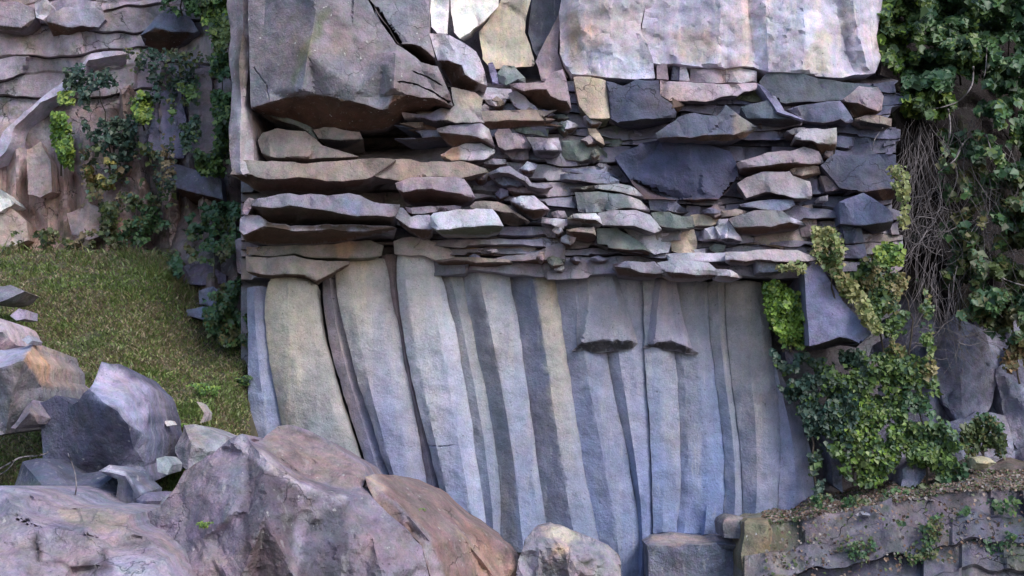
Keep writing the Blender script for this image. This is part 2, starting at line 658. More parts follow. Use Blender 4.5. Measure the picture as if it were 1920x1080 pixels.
def row_wall(name, xs, rows, mat, back=3.0, angle=32, xmap=None):
    """A rock wall swept from rows; a row is (height, depth, tint) as functions of the photo column, so layers keep clean edges."""
    nx = len(xs)
    V, Fc, K = [], [], []
    for yf, df, cf in rows:
        for x in xs:
            y = yf(x)
            V.append(at(x + (xmap(x, y) if xmap else 0), y, df(x, y)))
    for j in range(len(rows) - 1):
        for i in range(nx - 1):
            Fc.append((j * nx + i, (j + 1) * nx + i, (j + 1) * nx + i + 1, j * nx + i + 1))
            K.append(rows[j + 1][2](xs[i], rows[j + 1][0](xs[i])))
    ny = len(rows)
    ring = list(range(nx)) + [j * nx + nx - 1 for j in range(1, ny)] + [(ny - 1) * nx + i for i in range(nx - 2, -1, -1)] + [j * nx for j in range(ny - 2, 0, -1)]
    n0 = len(V)
    V += [(V[r][0], V[r][1] + back, V[r][2]) for r in ring]
    m = len(ring)
    for k in range(m):
        Fc.append((ring[k], ring[(k + 1) % m], n0 + (k + 1) % m, n0 + k))
        K.append(K[0])
    me = bpy.data.meshes.new(name)
    me.from_pydata(V, [], Fc)
    set_point_colors(me, K)
    me.shade_smooth()
    me.set_sharp_from_angle(angle=R(angle))
    return link(name, me, mat, kind='structure', center=False)

def layer_rows(lips, base, tint, x0, x1, wmin, wmax, jut, over, seed, pal, palw):
    """Rows for courses of broken rock between lip lines; every course is split by joints into blocks of their own depth, tilt and tint."""
    rd = random.Random(seed)
    rows = []
    for k in range(len(lips) - 1):
        la, lb = lips[k], lips[k + 1]
        js, x = [], x0
        while x < x1 + 200:
            w = rd.uniform(wmin, wmax) * (1.6 if rd.random() < .2 else 1)
            js.append((x, x + w, rd.uniform(-1, 1), rd.uniform(-1, 1), rd.choice(pal), rd.uniform(.75, 1.3), rd.uniform(-.25, .25), rd.uniform(-.5, .3)))
            x += w
        def blk(x, t, js=js):
            q = js[-1]
            for j in js:
                if x + (t - .5) * 46 * j[6] < j[1]:
                    q = j
                    break
            return q
        for t in (0.0, .06, .3, .55, .8, .97, 1.0):
            def yf(x, t=t, la=la, lb=lb, k=k):
                a, b = la(x) + 2.0, lb(x) - 1.5
                q = blk(x, t)
                sag = (q[3] * 5 + q[7] * 8 * (((x - q[0]) / (q[1] - q[0]) - .5))) * (1 if 0 < t else 0)
                return a + (b - a) * t + sag * t * .8
            def df(x, y, t=t, k=k, blk=blk):
                q = blk(x, t)
                u = (x - q[0]) / (q[1] - q[0]) - .5
                p = (x * .01, y * .01, 3.7)
                d = base(x, y) + q[2] * jut + u * q[7] * jut * 1.6 + nz(p, 5) * .03 + nz(p, 14) * .015
                d += over * (.9 if t == 0 else -.15 * (t - .5) + .12 * (1 - t) + (.02 if t == 1.0 else 0))
                return d
            def cf(x, y, t=t, blk=blk):
                q = blk(x, t)
                w = palw * (1 - .65 * sm(1060, 1200, x) * sm(440, 370, y))
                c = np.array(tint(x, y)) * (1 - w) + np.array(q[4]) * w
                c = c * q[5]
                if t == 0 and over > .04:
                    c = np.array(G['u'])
                return tuple(c)
            rows.append((yf, df, cf))
    return rows

def lipline(y, amp, seed, slope=0.0):
    return lambda x: y + slope * x + amp * nz((x * .006, seed * 1.7, 0), 1.0) * 2 + amp * .4 * nz((x * .03, seed * 2.9, 1), 1.0)

# the buttress: a thick body of rock behind every column and slab, broken into thin courses in its middle
def butt_base(x, y):
    p = (x * .01, y * .01, 3.7)
    n1 = nz(p, .8) * .10 + nz(p, 2.5) * .04
    rec = .75 * sm(830, 720, x) * sm(165, 185, y) * sm(300, 270, y)
    return 14.12 - .36 * sm(760, 900, x) + n1 + rec
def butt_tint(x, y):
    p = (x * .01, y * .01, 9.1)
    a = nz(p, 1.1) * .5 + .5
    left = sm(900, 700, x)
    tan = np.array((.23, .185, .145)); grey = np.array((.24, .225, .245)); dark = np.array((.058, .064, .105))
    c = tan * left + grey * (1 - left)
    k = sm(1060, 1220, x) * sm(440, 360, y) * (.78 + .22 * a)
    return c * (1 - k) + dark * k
BR = random.Random(4)
xs = list(np.arange(452, 1702, 5.0))
rows = []
for y in np.arange(-520, 150, 12):
    rows.append((lambda x, y=y: y, lambda x, y: 14.75 + nz((x * .01, y * .01, 3.7), .8) * .12 + nz((x * .01, y * .01, 3.7), 4) * .05, lambda x, y: (.20, .19, .21)))
ys, lips = 152, []
i = 0
while ys < 522:
    lips.append(lipline(ys, 9, i)); ys += BR.uniform(17, 32); i += 1
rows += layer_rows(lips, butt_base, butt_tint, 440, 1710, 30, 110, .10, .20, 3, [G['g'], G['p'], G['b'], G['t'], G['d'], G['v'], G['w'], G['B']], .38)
for y in np.arange(528, 1130, 12):
    rows.append((lambda x, y=y: y, lambda x, y: 14.62 + nz((x * .01, y * .01, 3.7), .8) * .12, lambda x, y: (.2, .19, .2)))
def ragged(x, y):
    k = sm(1600, 1700, x)
    if y < 150:
        return -46 * k + k * 8 * nz((0, y * .03, 2), 1.0)
    return k * (-16 + 26 * noise.cell(Vector((3.3, math.floor(y / 22), 1))) * .6 + 14 * nz((0, y * .02, 2), 1.0)) - 40 * k * sm(500, 700, y)
row_wall("buttress_cliff", xs, rows, M_SLAB, xmap=ragged)

# the left cliff: further back, in broken courses above, ribbed and overgrown below
def left_base(x, y):
    p = (x * .01, y * .01, 0.3)
    d = 17.35 + nz(p, .7) * .3 + nz(p, 2.2) * .12
    d -= .8 * sm(330, 440, x) * sm(260, 60, y)
    d -= 1.9 * sm(230, 400, x) * sm(380, 540, y)
    return d
def left_depth(x, y):
    p = (x * .01, y * .01, 0.3)
    k = sm(200, 330, y)
    xw = x + nz(p, 1.4, 3) * 26 + nz(p, 4, 1) * 8
    g = abs(saw(xw / 46) - .5) * 2
    return left_base(x, y) + k * (.26 * g ** 1.5 - .10) + k * (nz((p[0], p[1] * .45, 1), 3.5) * .16 + nz((p[0], p[1] * .6, 5), 8) * .05)
def left_tint(x, y):
    p = (x * .01, y * .01, 2.2)
    a = nz(p, 1.3) * .5 + .5
    b = nz((p[0] * 1.6, p[1] * .7, 1), 3.1, 4) * .5 + .5
    grey = np.array((.35, .30, .31)); pink = np.array((.54, .40, .34)); brown = np.array((.15, .10, .07)); gr = np.array((.12, .14, .10))
    k = sm(280, 400, y + (100 - x) * .5) * sm(340, 220, x)
    c = grey * (1 - k) + pink * k
    m = .65 * sm(.52, .74, b)
    c = c * (1 - m) + (brown if y > 200 else gr) * m
    g = sm(300, 400, y) * sm(220, 300, x) * .7
    c = c * (1 - g) + np.array((.10, .075, .06)) * g
    return c * (.75 + .5 * a)
xs = list(np.arange(-420, 524, 6.0))
rows, lips, ys, i = [], [], -420, 0
while ys < 250:
    lips.append(lipline(ys, 14, i + 40, -.10)); ys += BR.uniform(20, 44); i += 1
rows = layer_rows(lips, left_base, left_tint, -440, 540, 60, 190, .09, .06, 9, [G['g'], G['p'], G['v'], G['w'], G['b']], .35)
last = lips[-1]
for y in np.arange(8, 480, 6):
    rows.append((lambda x, y=y: last(x) + y, left_depth, lambda x, y: tuple(left_tint(x, y))))
row_wall("left_cliff", xs, rows, M_MOSSY)

# the right hillside: a steep earth and rock slope under the ivy
def right_depth(x, y):
    p = (x * .01, y * .01, 5.5)
    d = 15.9 - .9 * sm(560, 960, y) + nz(p, .9) * .25 + nz(p, 3) * .08 + nz(p, 7) * .03
    u = (x - y * .35) / 85 + nz(p, .6) * .8
    d += .25 * abs(saw(u) - .5) * sm(540, 620, y) + nz(p, 3) * .12
    return d
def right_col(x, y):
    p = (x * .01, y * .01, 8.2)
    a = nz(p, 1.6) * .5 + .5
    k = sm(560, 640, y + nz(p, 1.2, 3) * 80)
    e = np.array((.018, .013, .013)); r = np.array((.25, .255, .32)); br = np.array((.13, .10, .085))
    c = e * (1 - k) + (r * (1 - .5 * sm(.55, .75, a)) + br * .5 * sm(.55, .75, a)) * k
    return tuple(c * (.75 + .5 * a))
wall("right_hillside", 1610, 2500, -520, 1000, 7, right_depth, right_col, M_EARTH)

# the low bank of rubble in front of the right side
def bank_depth(x, y):
    top = 968 - (x - 1440) * .18 if x < 1800 else 903
    top += nz((x * .02, 0, 0), 1.0) * 14
    p = (x * .01, y * .01, 1.5)
    n1 = nz(p, 1.7) * .12 + nz(p, 5) * .05
    if y < top + 14:
        return 13.2 + (top + 14 - y) * .035 + n1 * .5
    return 13.2 - (y - top) * .0035 + nz((p[0], p[1] * .55, 2), 1.6) * .22 + nz((p[0], p[1] * .5, 4), 3.6) * .10 + nz(p, 8) * .025
def bank_col(x, y):
    p = (x * .01, y * .01, 6.6)
    a = nz(p, 1.9) * .5 + .5
    b = nz(p, 4.5, 2) * .5 + .5
    top = 968 - (x - 1440) * .18 if x < 1800 else 903
    c = np.array((.155, .145, .165))
    if y < top + 20:
        c = np.array((.15, .12, .118))
    c = c * (1 - .6 * sm(.5, .7, b)) + np.array((.085, .095, .06)) * .6 * sm(.5, .7, b)
    if x < 1470:
        c = np.array((.20, .175, .13))
    return tuple(c * (.7 + .6 * a))
BANK_TINT = lambda x, y: bank_col(x, y)
def bank_top(x):
    return (968 - (x - 1440) * .18 if x < 1800 else 903) + nz((x * .02, 0, 0), 1.0) * 14 + 12
def bank_base(x, y):
    p = (x * .01, y * .01, 1.5)
    return 13.2 - max(0, y - bank_top(x)) * .0035 + nz(p, 1.7) * .10
xs = list(np.arange(1396, 2304, 6.0))
rows = []
for t in range(0, 8):
    rows.append((lambda x, t=t: bank_top(x) - 56 + t * 8, bank_depth, lambda x, y: tuple(bank_col(x, y))))
blips = [bank_top] + [(lambda x, k=k: bank_top(x) + k * 52 + 9 * nz((x * .012, 3 + 4 * k, 0), 1.0) + 3 * nz((x * .05, 3 + 4 * k, 0), 1.0)) for k in (1, 2, 3, 4, 5)]
rows += layer_rows(blips, bank_base, BANK_TINT, 1380, 2320, 34, 190, .14, .012, 21, [(.10, .105, .15), (.13, .125, .145), (.085, .09, .075), (.15, .14, .16), (.08, .095, .06)], .65)
row_wall("rubble_terrain", xs, rows, M_MOSSY, back=2.0)

# ---------------------------------------------------------------- basalt columns
def lerp_line(pts, y):
    if y <= pts[0][1]:
        a, b = pts[0], pts[1]
    elif y >= pts[-1][1]:
        a, b = pts[-2], pts[-1]
    else:
        for a, b in zip(pts[:-1], pts[1:]):
            if a[1] <= y <= b[1]:
                break
    t = (y - a[1]) / (b[1] - a[1] + 1e-9)
    return a[0] + (b[0] - a[0]) * t

def column(label, Ls, Rs, ridges, top, bot, Y=14.0, ct=G['c'], cb=G['b'], dl=.11, dr=.11, regions=(), seed=0, topline=None, gl=2.5, gr=2.5, grooves=()):
    """A column between two edge lines; ridges are (share across at top, at bottom, depth)."""
    Lp, Rp = px(Ls), px(Rs)
    def fair(q):
        yy = np.array([p[1] for p in q]); xx = np.array([p[0] for p in q])
        f = np.polyfit((yy - 700) / 300, xx, min(3, len(q) - 1))
        return [(float(np.polyval(f, (y - 700) / 300)), float(y)) for y in np.linspace(yy.min(), yy.max(), 9)]
    Lp, Rp = fair(Lp), fair(Rp)
    ys = list(np.linspace(top, bot, 9))
    left = [(lerp_line(Lp, y) - gl, y, dl) for y in ys]
    right = [(lerp_line(Rp, y) + gr, y, dr) for y in ys]
    if topline:
        tl = px(topline)
        out = [(x, y, .10) for x, y in tl] + right[1:] + left[:0:-1]
        left[0] = (tl[0][0], tl[0][1], .1)
    else:
        wl, wr = left[0][0], right[0][0]
        mid = [(wl + (wr - wl) * t, top - 4 * math.sin(math.pi * t), .05) for t in (.3, .7)]
        out = [left[0]] + mid + right + left[:0:-1]
    ch = []
    for r0, r1, d in ridges:
        c = []
        for i, y in enumerate(ys):
            t = r0 + (r1 - r0) * i / 8
            c.append((left[i][0] + (right[i][0] - left[i][0]) * t, y + (8 if i == 0 else -3 if i == 8 else 0), d * .7 + .03 + .012 * math.sin(i * 1.7 + r0 * 9)))
        ch.append(c)
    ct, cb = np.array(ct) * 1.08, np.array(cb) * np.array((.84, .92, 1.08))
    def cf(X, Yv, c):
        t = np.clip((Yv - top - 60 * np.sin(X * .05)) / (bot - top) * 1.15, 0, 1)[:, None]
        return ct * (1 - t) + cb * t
    st_ = random.getstate()
    random.seed(seed + int(left[0][0]))
    out = jag(out, 26, 1.6, .012, True)
    random.setstate(st_)
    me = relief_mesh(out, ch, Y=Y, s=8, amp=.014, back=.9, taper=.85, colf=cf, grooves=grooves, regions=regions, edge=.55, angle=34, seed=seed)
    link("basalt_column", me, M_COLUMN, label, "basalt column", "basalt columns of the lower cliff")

eA = "466,520 467,640 468,720 469,840"
eAB = "502,520 503,620 511,714 524,760 533,790 536,830"
crack = "596,520 600,540 606,600 612,650 624,705 640,745 650,769 668,830 682,885"
crackR = "600,520 605,540 611,600 617,650 629,705 645,745 655,769 673,830 688,885"
eCD = "627,490 635,540 650,620 660,665 672,727 700,790 715,840 731,884 737,910"
eD = "722,490 727,550 742,600 752,640 762,700 782,824 799,905 803,930"
eE0 = "744,460 747,560 752,610 772,668 795,790 816,892 840,965"
eE1 = "812,460 828,530 838,580 854,620 876,726 884,812 897,918 915,1005"
eF = "862,500 872,560 888,640 905,718 922,790 929,876 936,1015"
eG = "950,500 962,580 975,650 989,726 1002,858 1021,973 1032,1030"
eH = "1033,500 1043,570 1056,640 1070,705 1083,833 1104,935 1121,1012 1124,1040"
eI = "1125,500 1133,660 1150,740 1172,833 1185,918 1194,1062 1195,1090"
eJ = "1203,500 1206,660 1211,748 1217,858 1221,939 1214,1090"
eJ2 = "1206,500 1209,660 1215,748 1220,858 1224,939 1218,1090"
eK = "1256,520 1262,660 1272,748 1272,833 1268,990"
eL = "1330,530 1338,675 1351,748 1360,854 1355,1000"
eM = "1362,530 1372,684 1390,833 1396,980"
eN = "1424,530 1440,640 1461,726 1460,850 1455,980"
eN2 = "1427,530 1443,640 1464,726 1463,850 1458,980"
eO = "1440,530 1444,654 1457,714 1486,748 1503,778 1516,799 1512,875 1523,956 1524,980"
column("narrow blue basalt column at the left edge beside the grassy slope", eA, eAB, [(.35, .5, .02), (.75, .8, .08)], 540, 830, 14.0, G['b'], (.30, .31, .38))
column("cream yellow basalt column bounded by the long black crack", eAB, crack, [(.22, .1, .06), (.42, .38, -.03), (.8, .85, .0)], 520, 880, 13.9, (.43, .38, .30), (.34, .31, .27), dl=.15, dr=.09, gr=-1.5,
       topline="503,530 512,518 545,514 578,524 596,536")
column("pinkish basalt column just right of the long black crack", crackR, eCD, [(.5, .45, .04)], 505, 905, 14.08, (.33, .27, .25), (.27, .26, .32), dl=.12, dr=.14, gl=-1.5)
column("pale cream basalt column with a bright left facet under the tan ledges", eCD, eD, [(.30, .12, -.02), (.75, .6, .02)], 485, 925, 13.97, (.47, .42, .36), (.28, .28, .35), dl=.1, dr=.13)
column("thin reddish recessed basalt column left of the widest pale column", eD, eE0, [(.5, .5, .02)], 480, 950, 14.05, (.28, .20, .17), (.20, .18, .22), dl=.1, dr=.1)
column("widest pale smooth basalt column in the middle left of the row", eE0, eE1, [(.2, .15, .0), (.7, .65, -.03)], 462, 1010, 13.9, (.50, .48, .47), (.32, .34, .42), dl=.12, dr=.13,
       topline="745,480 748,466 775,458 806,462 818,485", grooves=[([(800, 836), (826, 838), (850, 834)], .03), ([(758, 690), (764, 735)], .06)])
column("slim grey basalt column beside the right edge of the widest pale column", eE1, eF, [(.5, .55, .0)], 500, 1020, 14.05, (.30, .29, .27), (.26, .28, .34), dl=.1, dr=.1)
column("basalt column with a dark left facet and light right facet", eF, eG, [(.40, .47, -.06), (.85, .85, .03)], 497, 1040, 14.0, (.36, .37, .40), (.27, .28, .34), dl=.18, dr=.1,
       regions=[(px("872,500 900,560 920,630 943,705 962,833 968,1040 938,1040 929,876 922,790 905,718 888,640"), (.215, .22, .255))])  # left facet tinted darker, shade painted into its colour
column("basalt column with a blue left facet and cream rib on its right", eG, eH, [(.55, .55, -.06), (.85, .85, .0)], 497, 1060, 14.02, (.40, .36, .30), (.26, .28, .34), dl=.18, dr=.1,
       regions=[(px("952,500 975,650 989,726 1002,858 1021,973 1068,973 1047,833 1028,705 1015,620 1005,500"), (.19, .20, .265))])  # bluish tint paints shade onto the left facet
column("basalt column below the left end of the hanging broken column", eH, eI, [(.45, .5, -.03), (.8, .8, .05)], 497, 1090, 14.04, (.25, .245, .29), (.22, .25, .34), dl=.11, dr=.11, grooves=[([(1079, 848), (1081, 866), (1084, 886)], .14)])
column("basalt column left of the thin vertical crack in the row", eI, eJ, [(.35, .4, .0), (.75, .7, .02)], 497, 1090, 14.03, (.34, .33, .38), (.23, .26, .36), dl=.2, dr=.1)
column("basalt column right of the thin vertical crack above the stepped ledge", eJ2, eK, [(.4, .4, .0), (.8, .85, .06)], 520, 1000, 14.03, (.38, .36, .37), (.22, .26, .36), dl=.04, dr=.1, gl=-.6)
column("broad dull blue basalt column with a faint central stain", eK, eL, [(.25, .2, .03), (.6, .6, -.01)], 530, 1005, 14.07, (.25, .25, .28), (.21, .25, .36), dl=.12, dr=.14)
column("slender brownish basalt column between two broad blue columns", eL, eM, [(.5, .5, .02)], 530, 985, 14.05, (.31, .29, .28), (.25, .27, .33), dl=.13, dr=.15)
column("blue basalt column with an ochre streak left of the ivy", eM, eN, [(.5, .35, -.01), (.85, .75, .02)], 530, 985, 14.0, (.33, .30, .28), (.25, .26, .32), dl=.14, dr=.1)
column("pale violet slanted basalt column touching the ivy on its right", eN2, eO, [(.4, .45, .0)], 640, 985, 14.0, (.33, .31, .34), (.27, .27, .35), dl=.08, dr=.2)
# broken upper ends that hang in front
def hang(label, out, ch, und, Y, col, seed=1):
    lip = px(out[1])
    u = px(und)
    random.seed(seed)
    lip = [p[:2] for p in jag([(x, y) for x, y in lip], 14, 3.0)]
    u = jag([(x, y) for x, y in u], 14, 2.5)
    full = [(x, y, .19) for x, y in px(out[0])] + [(lip[-1][0], lip[-1][1], .2)] + [(x, y, .16) for x, y in u[::-1]] + [(lip[0][0], lip[0][1], .2)]
    chains = [[(lip[0][0], lip[0][1], .2)] + [(x, y, .05) for x, y in lip[1:-1]] + [(lip[-1][0], lip[-1][1], .2)]]
    chains += [[(x, y, d) for (x, y), d in zip(px(c), ds)] for c, ds in ch]
    me = relief_mesh(full, chains, Y=Y, s=7, amp=.01, back=.6, col=col, regions=[([None] + lip + u[::-1], G['k'])], seed=seed, angle=38)  # underside painted near black as shade
    link("broken_column", me, M_COLUMN, label, "broken column", "broken hanging columns")
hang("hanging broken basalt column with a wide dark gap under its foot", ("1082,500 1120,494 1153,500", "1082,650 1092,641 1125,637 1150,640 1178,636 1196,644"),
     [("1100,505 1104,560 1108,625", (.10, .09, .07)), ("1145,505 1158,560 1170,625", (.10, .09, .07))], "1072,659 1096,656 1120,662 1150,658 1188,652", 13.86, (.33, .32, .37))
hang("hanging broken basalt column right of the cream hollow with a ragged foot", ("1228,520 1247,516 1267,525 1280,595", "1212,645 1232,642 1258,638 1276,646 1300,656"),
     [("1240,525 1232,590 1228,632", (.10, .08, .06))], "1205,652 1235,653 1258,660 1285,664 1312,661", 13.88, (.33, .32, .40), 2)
column("short cream basalt column hollowed between the two hanging columns", "1155,510 1172,560 1190,640", "1225,510 1224,560 1210,645", [(.5, .5, .12)], 505, 648, 14.05, (.46, .42, .28), (.33, .32, .34), dl=.1, dr=.04)

# ---------------------------------------------------------------- slabs of the banded middle
def slab(view, label, T, B, U=None, drop=0, Y=13.7, c='g', c2=None, top=.06, nf=4, facet=.05, mat=None, name="rock_slab", ends=.10, uc='u', group="slabs of the banded cliff", seed=None, regions=(), body=.45, grooves=(), ridges=()):
    """A slab from its top edge, its front lip and, where one sees it, the far edge of its underside."""
    T, B = px(T, view), px(B, view)
    k = (T[0][0] + T[0][1] * 1.7) % 97 if seed is None else seed
    lip = [(x, y, 0.0) for x, y in B]
    lip[0] = (*B[0], ends); lip[-1] = (*B[-1], ends)
    elev = max(.05, (800 - B[len(B) // 2][1]) / F)
    if U is None and drop:
        kk = VIEW[view][2] if view in VIEW else 1
        d = drop * kk
        n = len(B)
        if n < 3:
            B.insert(1, ((B[0][0] * .5 + B[1][0] * .5), (B[0][1] + B[1][1]) * .5)); lip = [(*B[0], ends), (*B[1], 0), (*B[2], ends)]
        Up = []
        for i in range(len(B) - 1):
            a, b = B[i], B[i + 1]
            for t in (.5,) if i == 0 else (0, .5):
                u = (i + t) / (len(B) - 1)
                Up.append((a[0] + (b[0] - a[0]) * t, a[1] + (b[1] - a[1]) * t + d * min(1, 3.2 * math.sin(math.pi * u)) * random.uniform(.8, 1.1)))
    else:
        Up = px(U, view) if U else []
        d = float(np.mean([u[1] for u in Up]) - np.mean([b[1] for b in B])) if Up else 0
    ud = min(14.12 - Y if Y < 14 else .7, max(.12, d * Y / F / elev * .8)) if Up else 0
    T3 = jag([(x, y, top) for x, y in T], 24, 2.0, .02)
    lip = jag(lip, 22, 1.8, .03)
    B = [p[:2] for p in lip]
    if Up:
        Up = [p for p in jag([(x, y) for x, y in Up], 18, 2.0)]
    out = list(T3)
    if Up:
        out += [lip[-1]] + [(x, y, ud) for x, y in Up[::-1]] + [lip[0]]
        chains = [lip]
        reg = [([None] + B + Up[::-1], G[uc])]  # underside tint: brown stain, darkened further to deepen the shade
    else:
        out += lip[::-1]
        chains, reg = [], []
    chains = list(chains) + [[(x, y, d_) for x, y in px(r_, view)] for r_, d_ in ridges]
    # drop repeated points
    o2 = []
    for p in out:
        if not o2 or math.hypot(p[0] - o2[-1][0], p[1] - o2[-1][1]) > .8:
            o2.append(p)
    if math.hypot(o2[0][0] - o2[-1][0], o2[0][1] - o2[-1][1]) < .8:
        o2.pop()
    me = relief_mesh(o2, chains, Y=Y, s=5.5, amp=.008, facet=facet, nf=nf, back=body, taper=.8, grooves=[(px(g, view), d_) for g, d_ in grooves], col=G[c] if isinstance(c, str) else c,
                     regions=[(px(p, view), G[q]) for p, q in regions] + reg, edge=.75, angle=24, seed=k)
    link(name, me, mat or M_SLAB, label, "rock slab" if name == "rock_slab" else name.replace('_', ' '), group)

S = slab
# --- great overhanging block upper left
S('0', "huge lichen specked overhanging block above the dark recess upper left", "462,-110 690,-110 690,0 703,27 743,83 790,116 820,124 842,172",
  "470,203 507,190 553,181 580,177 627,182 673,193 717,205 727,203 737,178 773,178 813,183 850,200",
  "474,210 520,222 580,240 650,246 720,242 755,226 790,216 830,206", Y=12.95, c=(.225, .205, .215), nf=16, facet=.10, mat=M_BLOCK, name="rock_block", uc='n', ends=.25, ridges=[("600,-95 592,20 578,100 566,168", -.26), ("500,-90 496,60 500,170", .12), ("668,-90 660,60 672,170", -.05), ("742,100 738,165", -.18), ("790,130 815,170", .06)], group="big blocks of the upper cliff", body=1.0,
  regions=[("600,20 625,10 585,90 556,150 545,170 545,140 575,80", 'M'), ("475,200 553,183 600,235 520,222", 'G')],
  grooves=[("2:180,170 2:300,215 2:430,290", .14), ("2:60,260 2:200,285 2:350,350 2:500,450", .16), ("478,130 500,160 505,190", .03)])
S('0', "lichen flecked block wedged above the diagonal crack beside the huge overhang", "694,-110 803,-110 805,60 816,108", "695,0 707,25 747,82 780,83 800,95 819,113",
  "765,100 797,126 815,124", Y=13.05, c=(.25, .23, .245), mat=M_BLOCK, name="rock_block", uc='n', group="big blocks of the upper cliff", body=.8)
S('0', "pale leaning block with a large black hollow under it, top centre left", "805,62 837,63 863,77 893,97 906,125 914,160", "820,114 840,113 866,122 872,139 885,148 899,156",
  "832,137 846,159 862,168 891,172", Y=13.2, c='w', mat=M_BLOCK, name="rock_block", uc='n', group="big blocks of the upper cliff", nf=6)
S('0', "bright white broken block at the top edge beside a dark cleft", "806,-110 838,-110 842,20 838,64", "806,0 808,50 820,62 836,66", Y=13.6, c=(.74, .72, .70), mat=M_WALL, name="rock_block", group="big blocks of the upper cliff")
S('0', "brightest cream block at the top centre of the cliff", "842,-110 960,-110 935,10 900,45", "845,20 852,60 862,72 880,62 898,48", Y=13.75, c=(.86, .81, .68), mat=M_WALL, name="rock_block", group="big blocks of the upper cliff")  # very pale base colour stands in for direct sunlight
S('0', "yellow stained rounded pillar below the brightest cream block", "905,50 938,5 965,-110 1010,-110 985,60 1003,120", "898,60 905,110 920,130 960,128 1000,124", Y=13.85, c=(.46, .41, .31), mat=M_WALL, name="rock_block", nf=6, group="big blocks of the upper cliff")
S('0', "dark upright hollow slab right of the yellow stained pillar", "1010,-110 1072,-110 1055,10 1030,80", "990,60 998,90 1006,105 1018,100", Y=14.1, c=(.12, .12, .14), mat=M_WALL, name="rock_block", group="big blocks of the upper cliff")
S('0', "slanted grey slab leaning against the left edge of the great pale wall", "1056,8 1048,60 1046,100 1062,140", "1004,115 1015,150 1040,160 1066,145", Y=13.8, c='p', mat=M_WALL, name="rock_block", group="big blocks of the upper cliff")
def folded(label, out, chains, Y, col, name, group, mat, body=1.2, nf=0, facet=0, regions=(), s=7, amp=.02):
    f = lambda q: [tuple(float(v) for v in t.split(',')) for t in q.split()]
    me = relief_mesh(jag(f(out), 34, 4.0, .05, True), [f(c) for c in chains], Y=Y, s=s, amp=amp, nf=nf, facet=facet, back=body, taper=.92, col=col, regions=[(px(p), c) for p, c in regions], angle=30, seed=3)
    link(name, me, mat, label, name.replace('_', ' '), group)
UG = "big blocks of the upper cliff"
folded("tall pink rib at the left edge of the buttress beside the creepers", "428,-110,.3 478,-110,.2 481,60,.15 472,120,.2 468,200,.3 473,250,.2 477,322,.05 455,328,-.02 434,322,.08 430,255,.15 433,180,.2 428,100,.3",
  ["452,-100,.0 456,60,.06 448,120,.0 452,200,.03 450,320,-.02", "478,-110,.2 464,40,.12 466,120,.1 460,180,.1"], 13.15, (.37, .30, .29), "rock_block", UG, M_BLOCK, 1.6, regions=[("450,50 463,60 463,165 446,165 440,100", (.16, .12, .10)), ("440,180 465,180 470,320 440,320", (.42, .37, .38))])
folded("great pale water streaked wall block at the top right", "1222,-110,.05 1300,-110,.0 1400,-110,-.05 1500,-110,.0 1600,-110,.05 1660,-110,.3 1655,0,.3 1644,67,.28 1652,108,.25 1641,136,.2 1600,140,.08 1563,146,.0 1480,136,-.02 1423,130,.03 1387,123,.0 1347,125,.02 1310,123,.0 1263,118,.02 1223,117,.05 1203,60,.1",
  ["1290,-100,.04 1280,20,.1 1262,80,.04 1263,112,.0", "1345,-100,-.08 1352,20,-.06 1345,118,-.04", "1398,-100,.0 1404,20,.03 1410,80,.12 1418,122,.06", "1440,-100,-.10 1436,40,-.07 1440,126,-.06", "1500,-100,-.02 1510,60,-.12 1505,130,-.06", "1560,-100,.06 1572,40,.10 1590,110,.16 1600,134,.12", "1590,-100,-.02 1602,30,.0 1625,125,.06"],
  13.6, (.47, .445, .50), "rock_block", UG, M_WALL, .9, nf=10, facet=.03, amp=.03,
  regions=[("1404,40 1420,30 1436,70 1432,110 1420,125 1412,90", (.75, .74, .80)), ("1500,20 1530,10 1540,60 1520,100 1500,70", (.62, .60, .68)), ("1260,60 1330,50 1345,100 1320,118 1270,112", (.40, .35, .32)), ("1230,-20 1262,-20 1250,60 1232,90", (.34, .34, .40)), ("1530,60 1560,70 1556,135 1500,132", (.58, .53, .46)), ("1572,0 1586,0 1590,70 1606,130 1584,100", (.24, .24, .27)), ("1620,20 1640,10 1645,60 1632,110", (.62, .60, .66))])
folded("pale wall block with a straight lower lip left of the great wall", "1060,-110,.15 1130,-110,.0 1222,-110,.05 1203,60,.08 1226,118,.03 1228,147,.0 1196,149,.0 1165,146,-.02 1120,142,-.02 1072,138,.05 1051,100,.2 1050,40,.25",
  ["1090,-100,.0 1084,40,.03 1098,92,.08 1108,138,.04", "1098,92,.08 1150,104,.0 1180,118,.03 1226,118,.03", "1150,-100,-.08 1140,20,-.05 1150,104,.0", "1165,106,.03 1172,146,.0"], 13.52, (.46, .425, .44), "rock_block", UG, M_WALL, .9, nf=6, facet=.03, amp=.03,
  regions=[("1092,88 1104,90 1124,140 1106,138", (.24, .24, .29)), ("1106,92 1165,108 1225,120 1230,148 1122,142", (.52, .49, .54)), ("1085,55 1120,50 1135,90 1100,88", (.52, .42, .39)), ("1060,20 1085,20 1095,135 1072,135", (.38, .33, .29))])
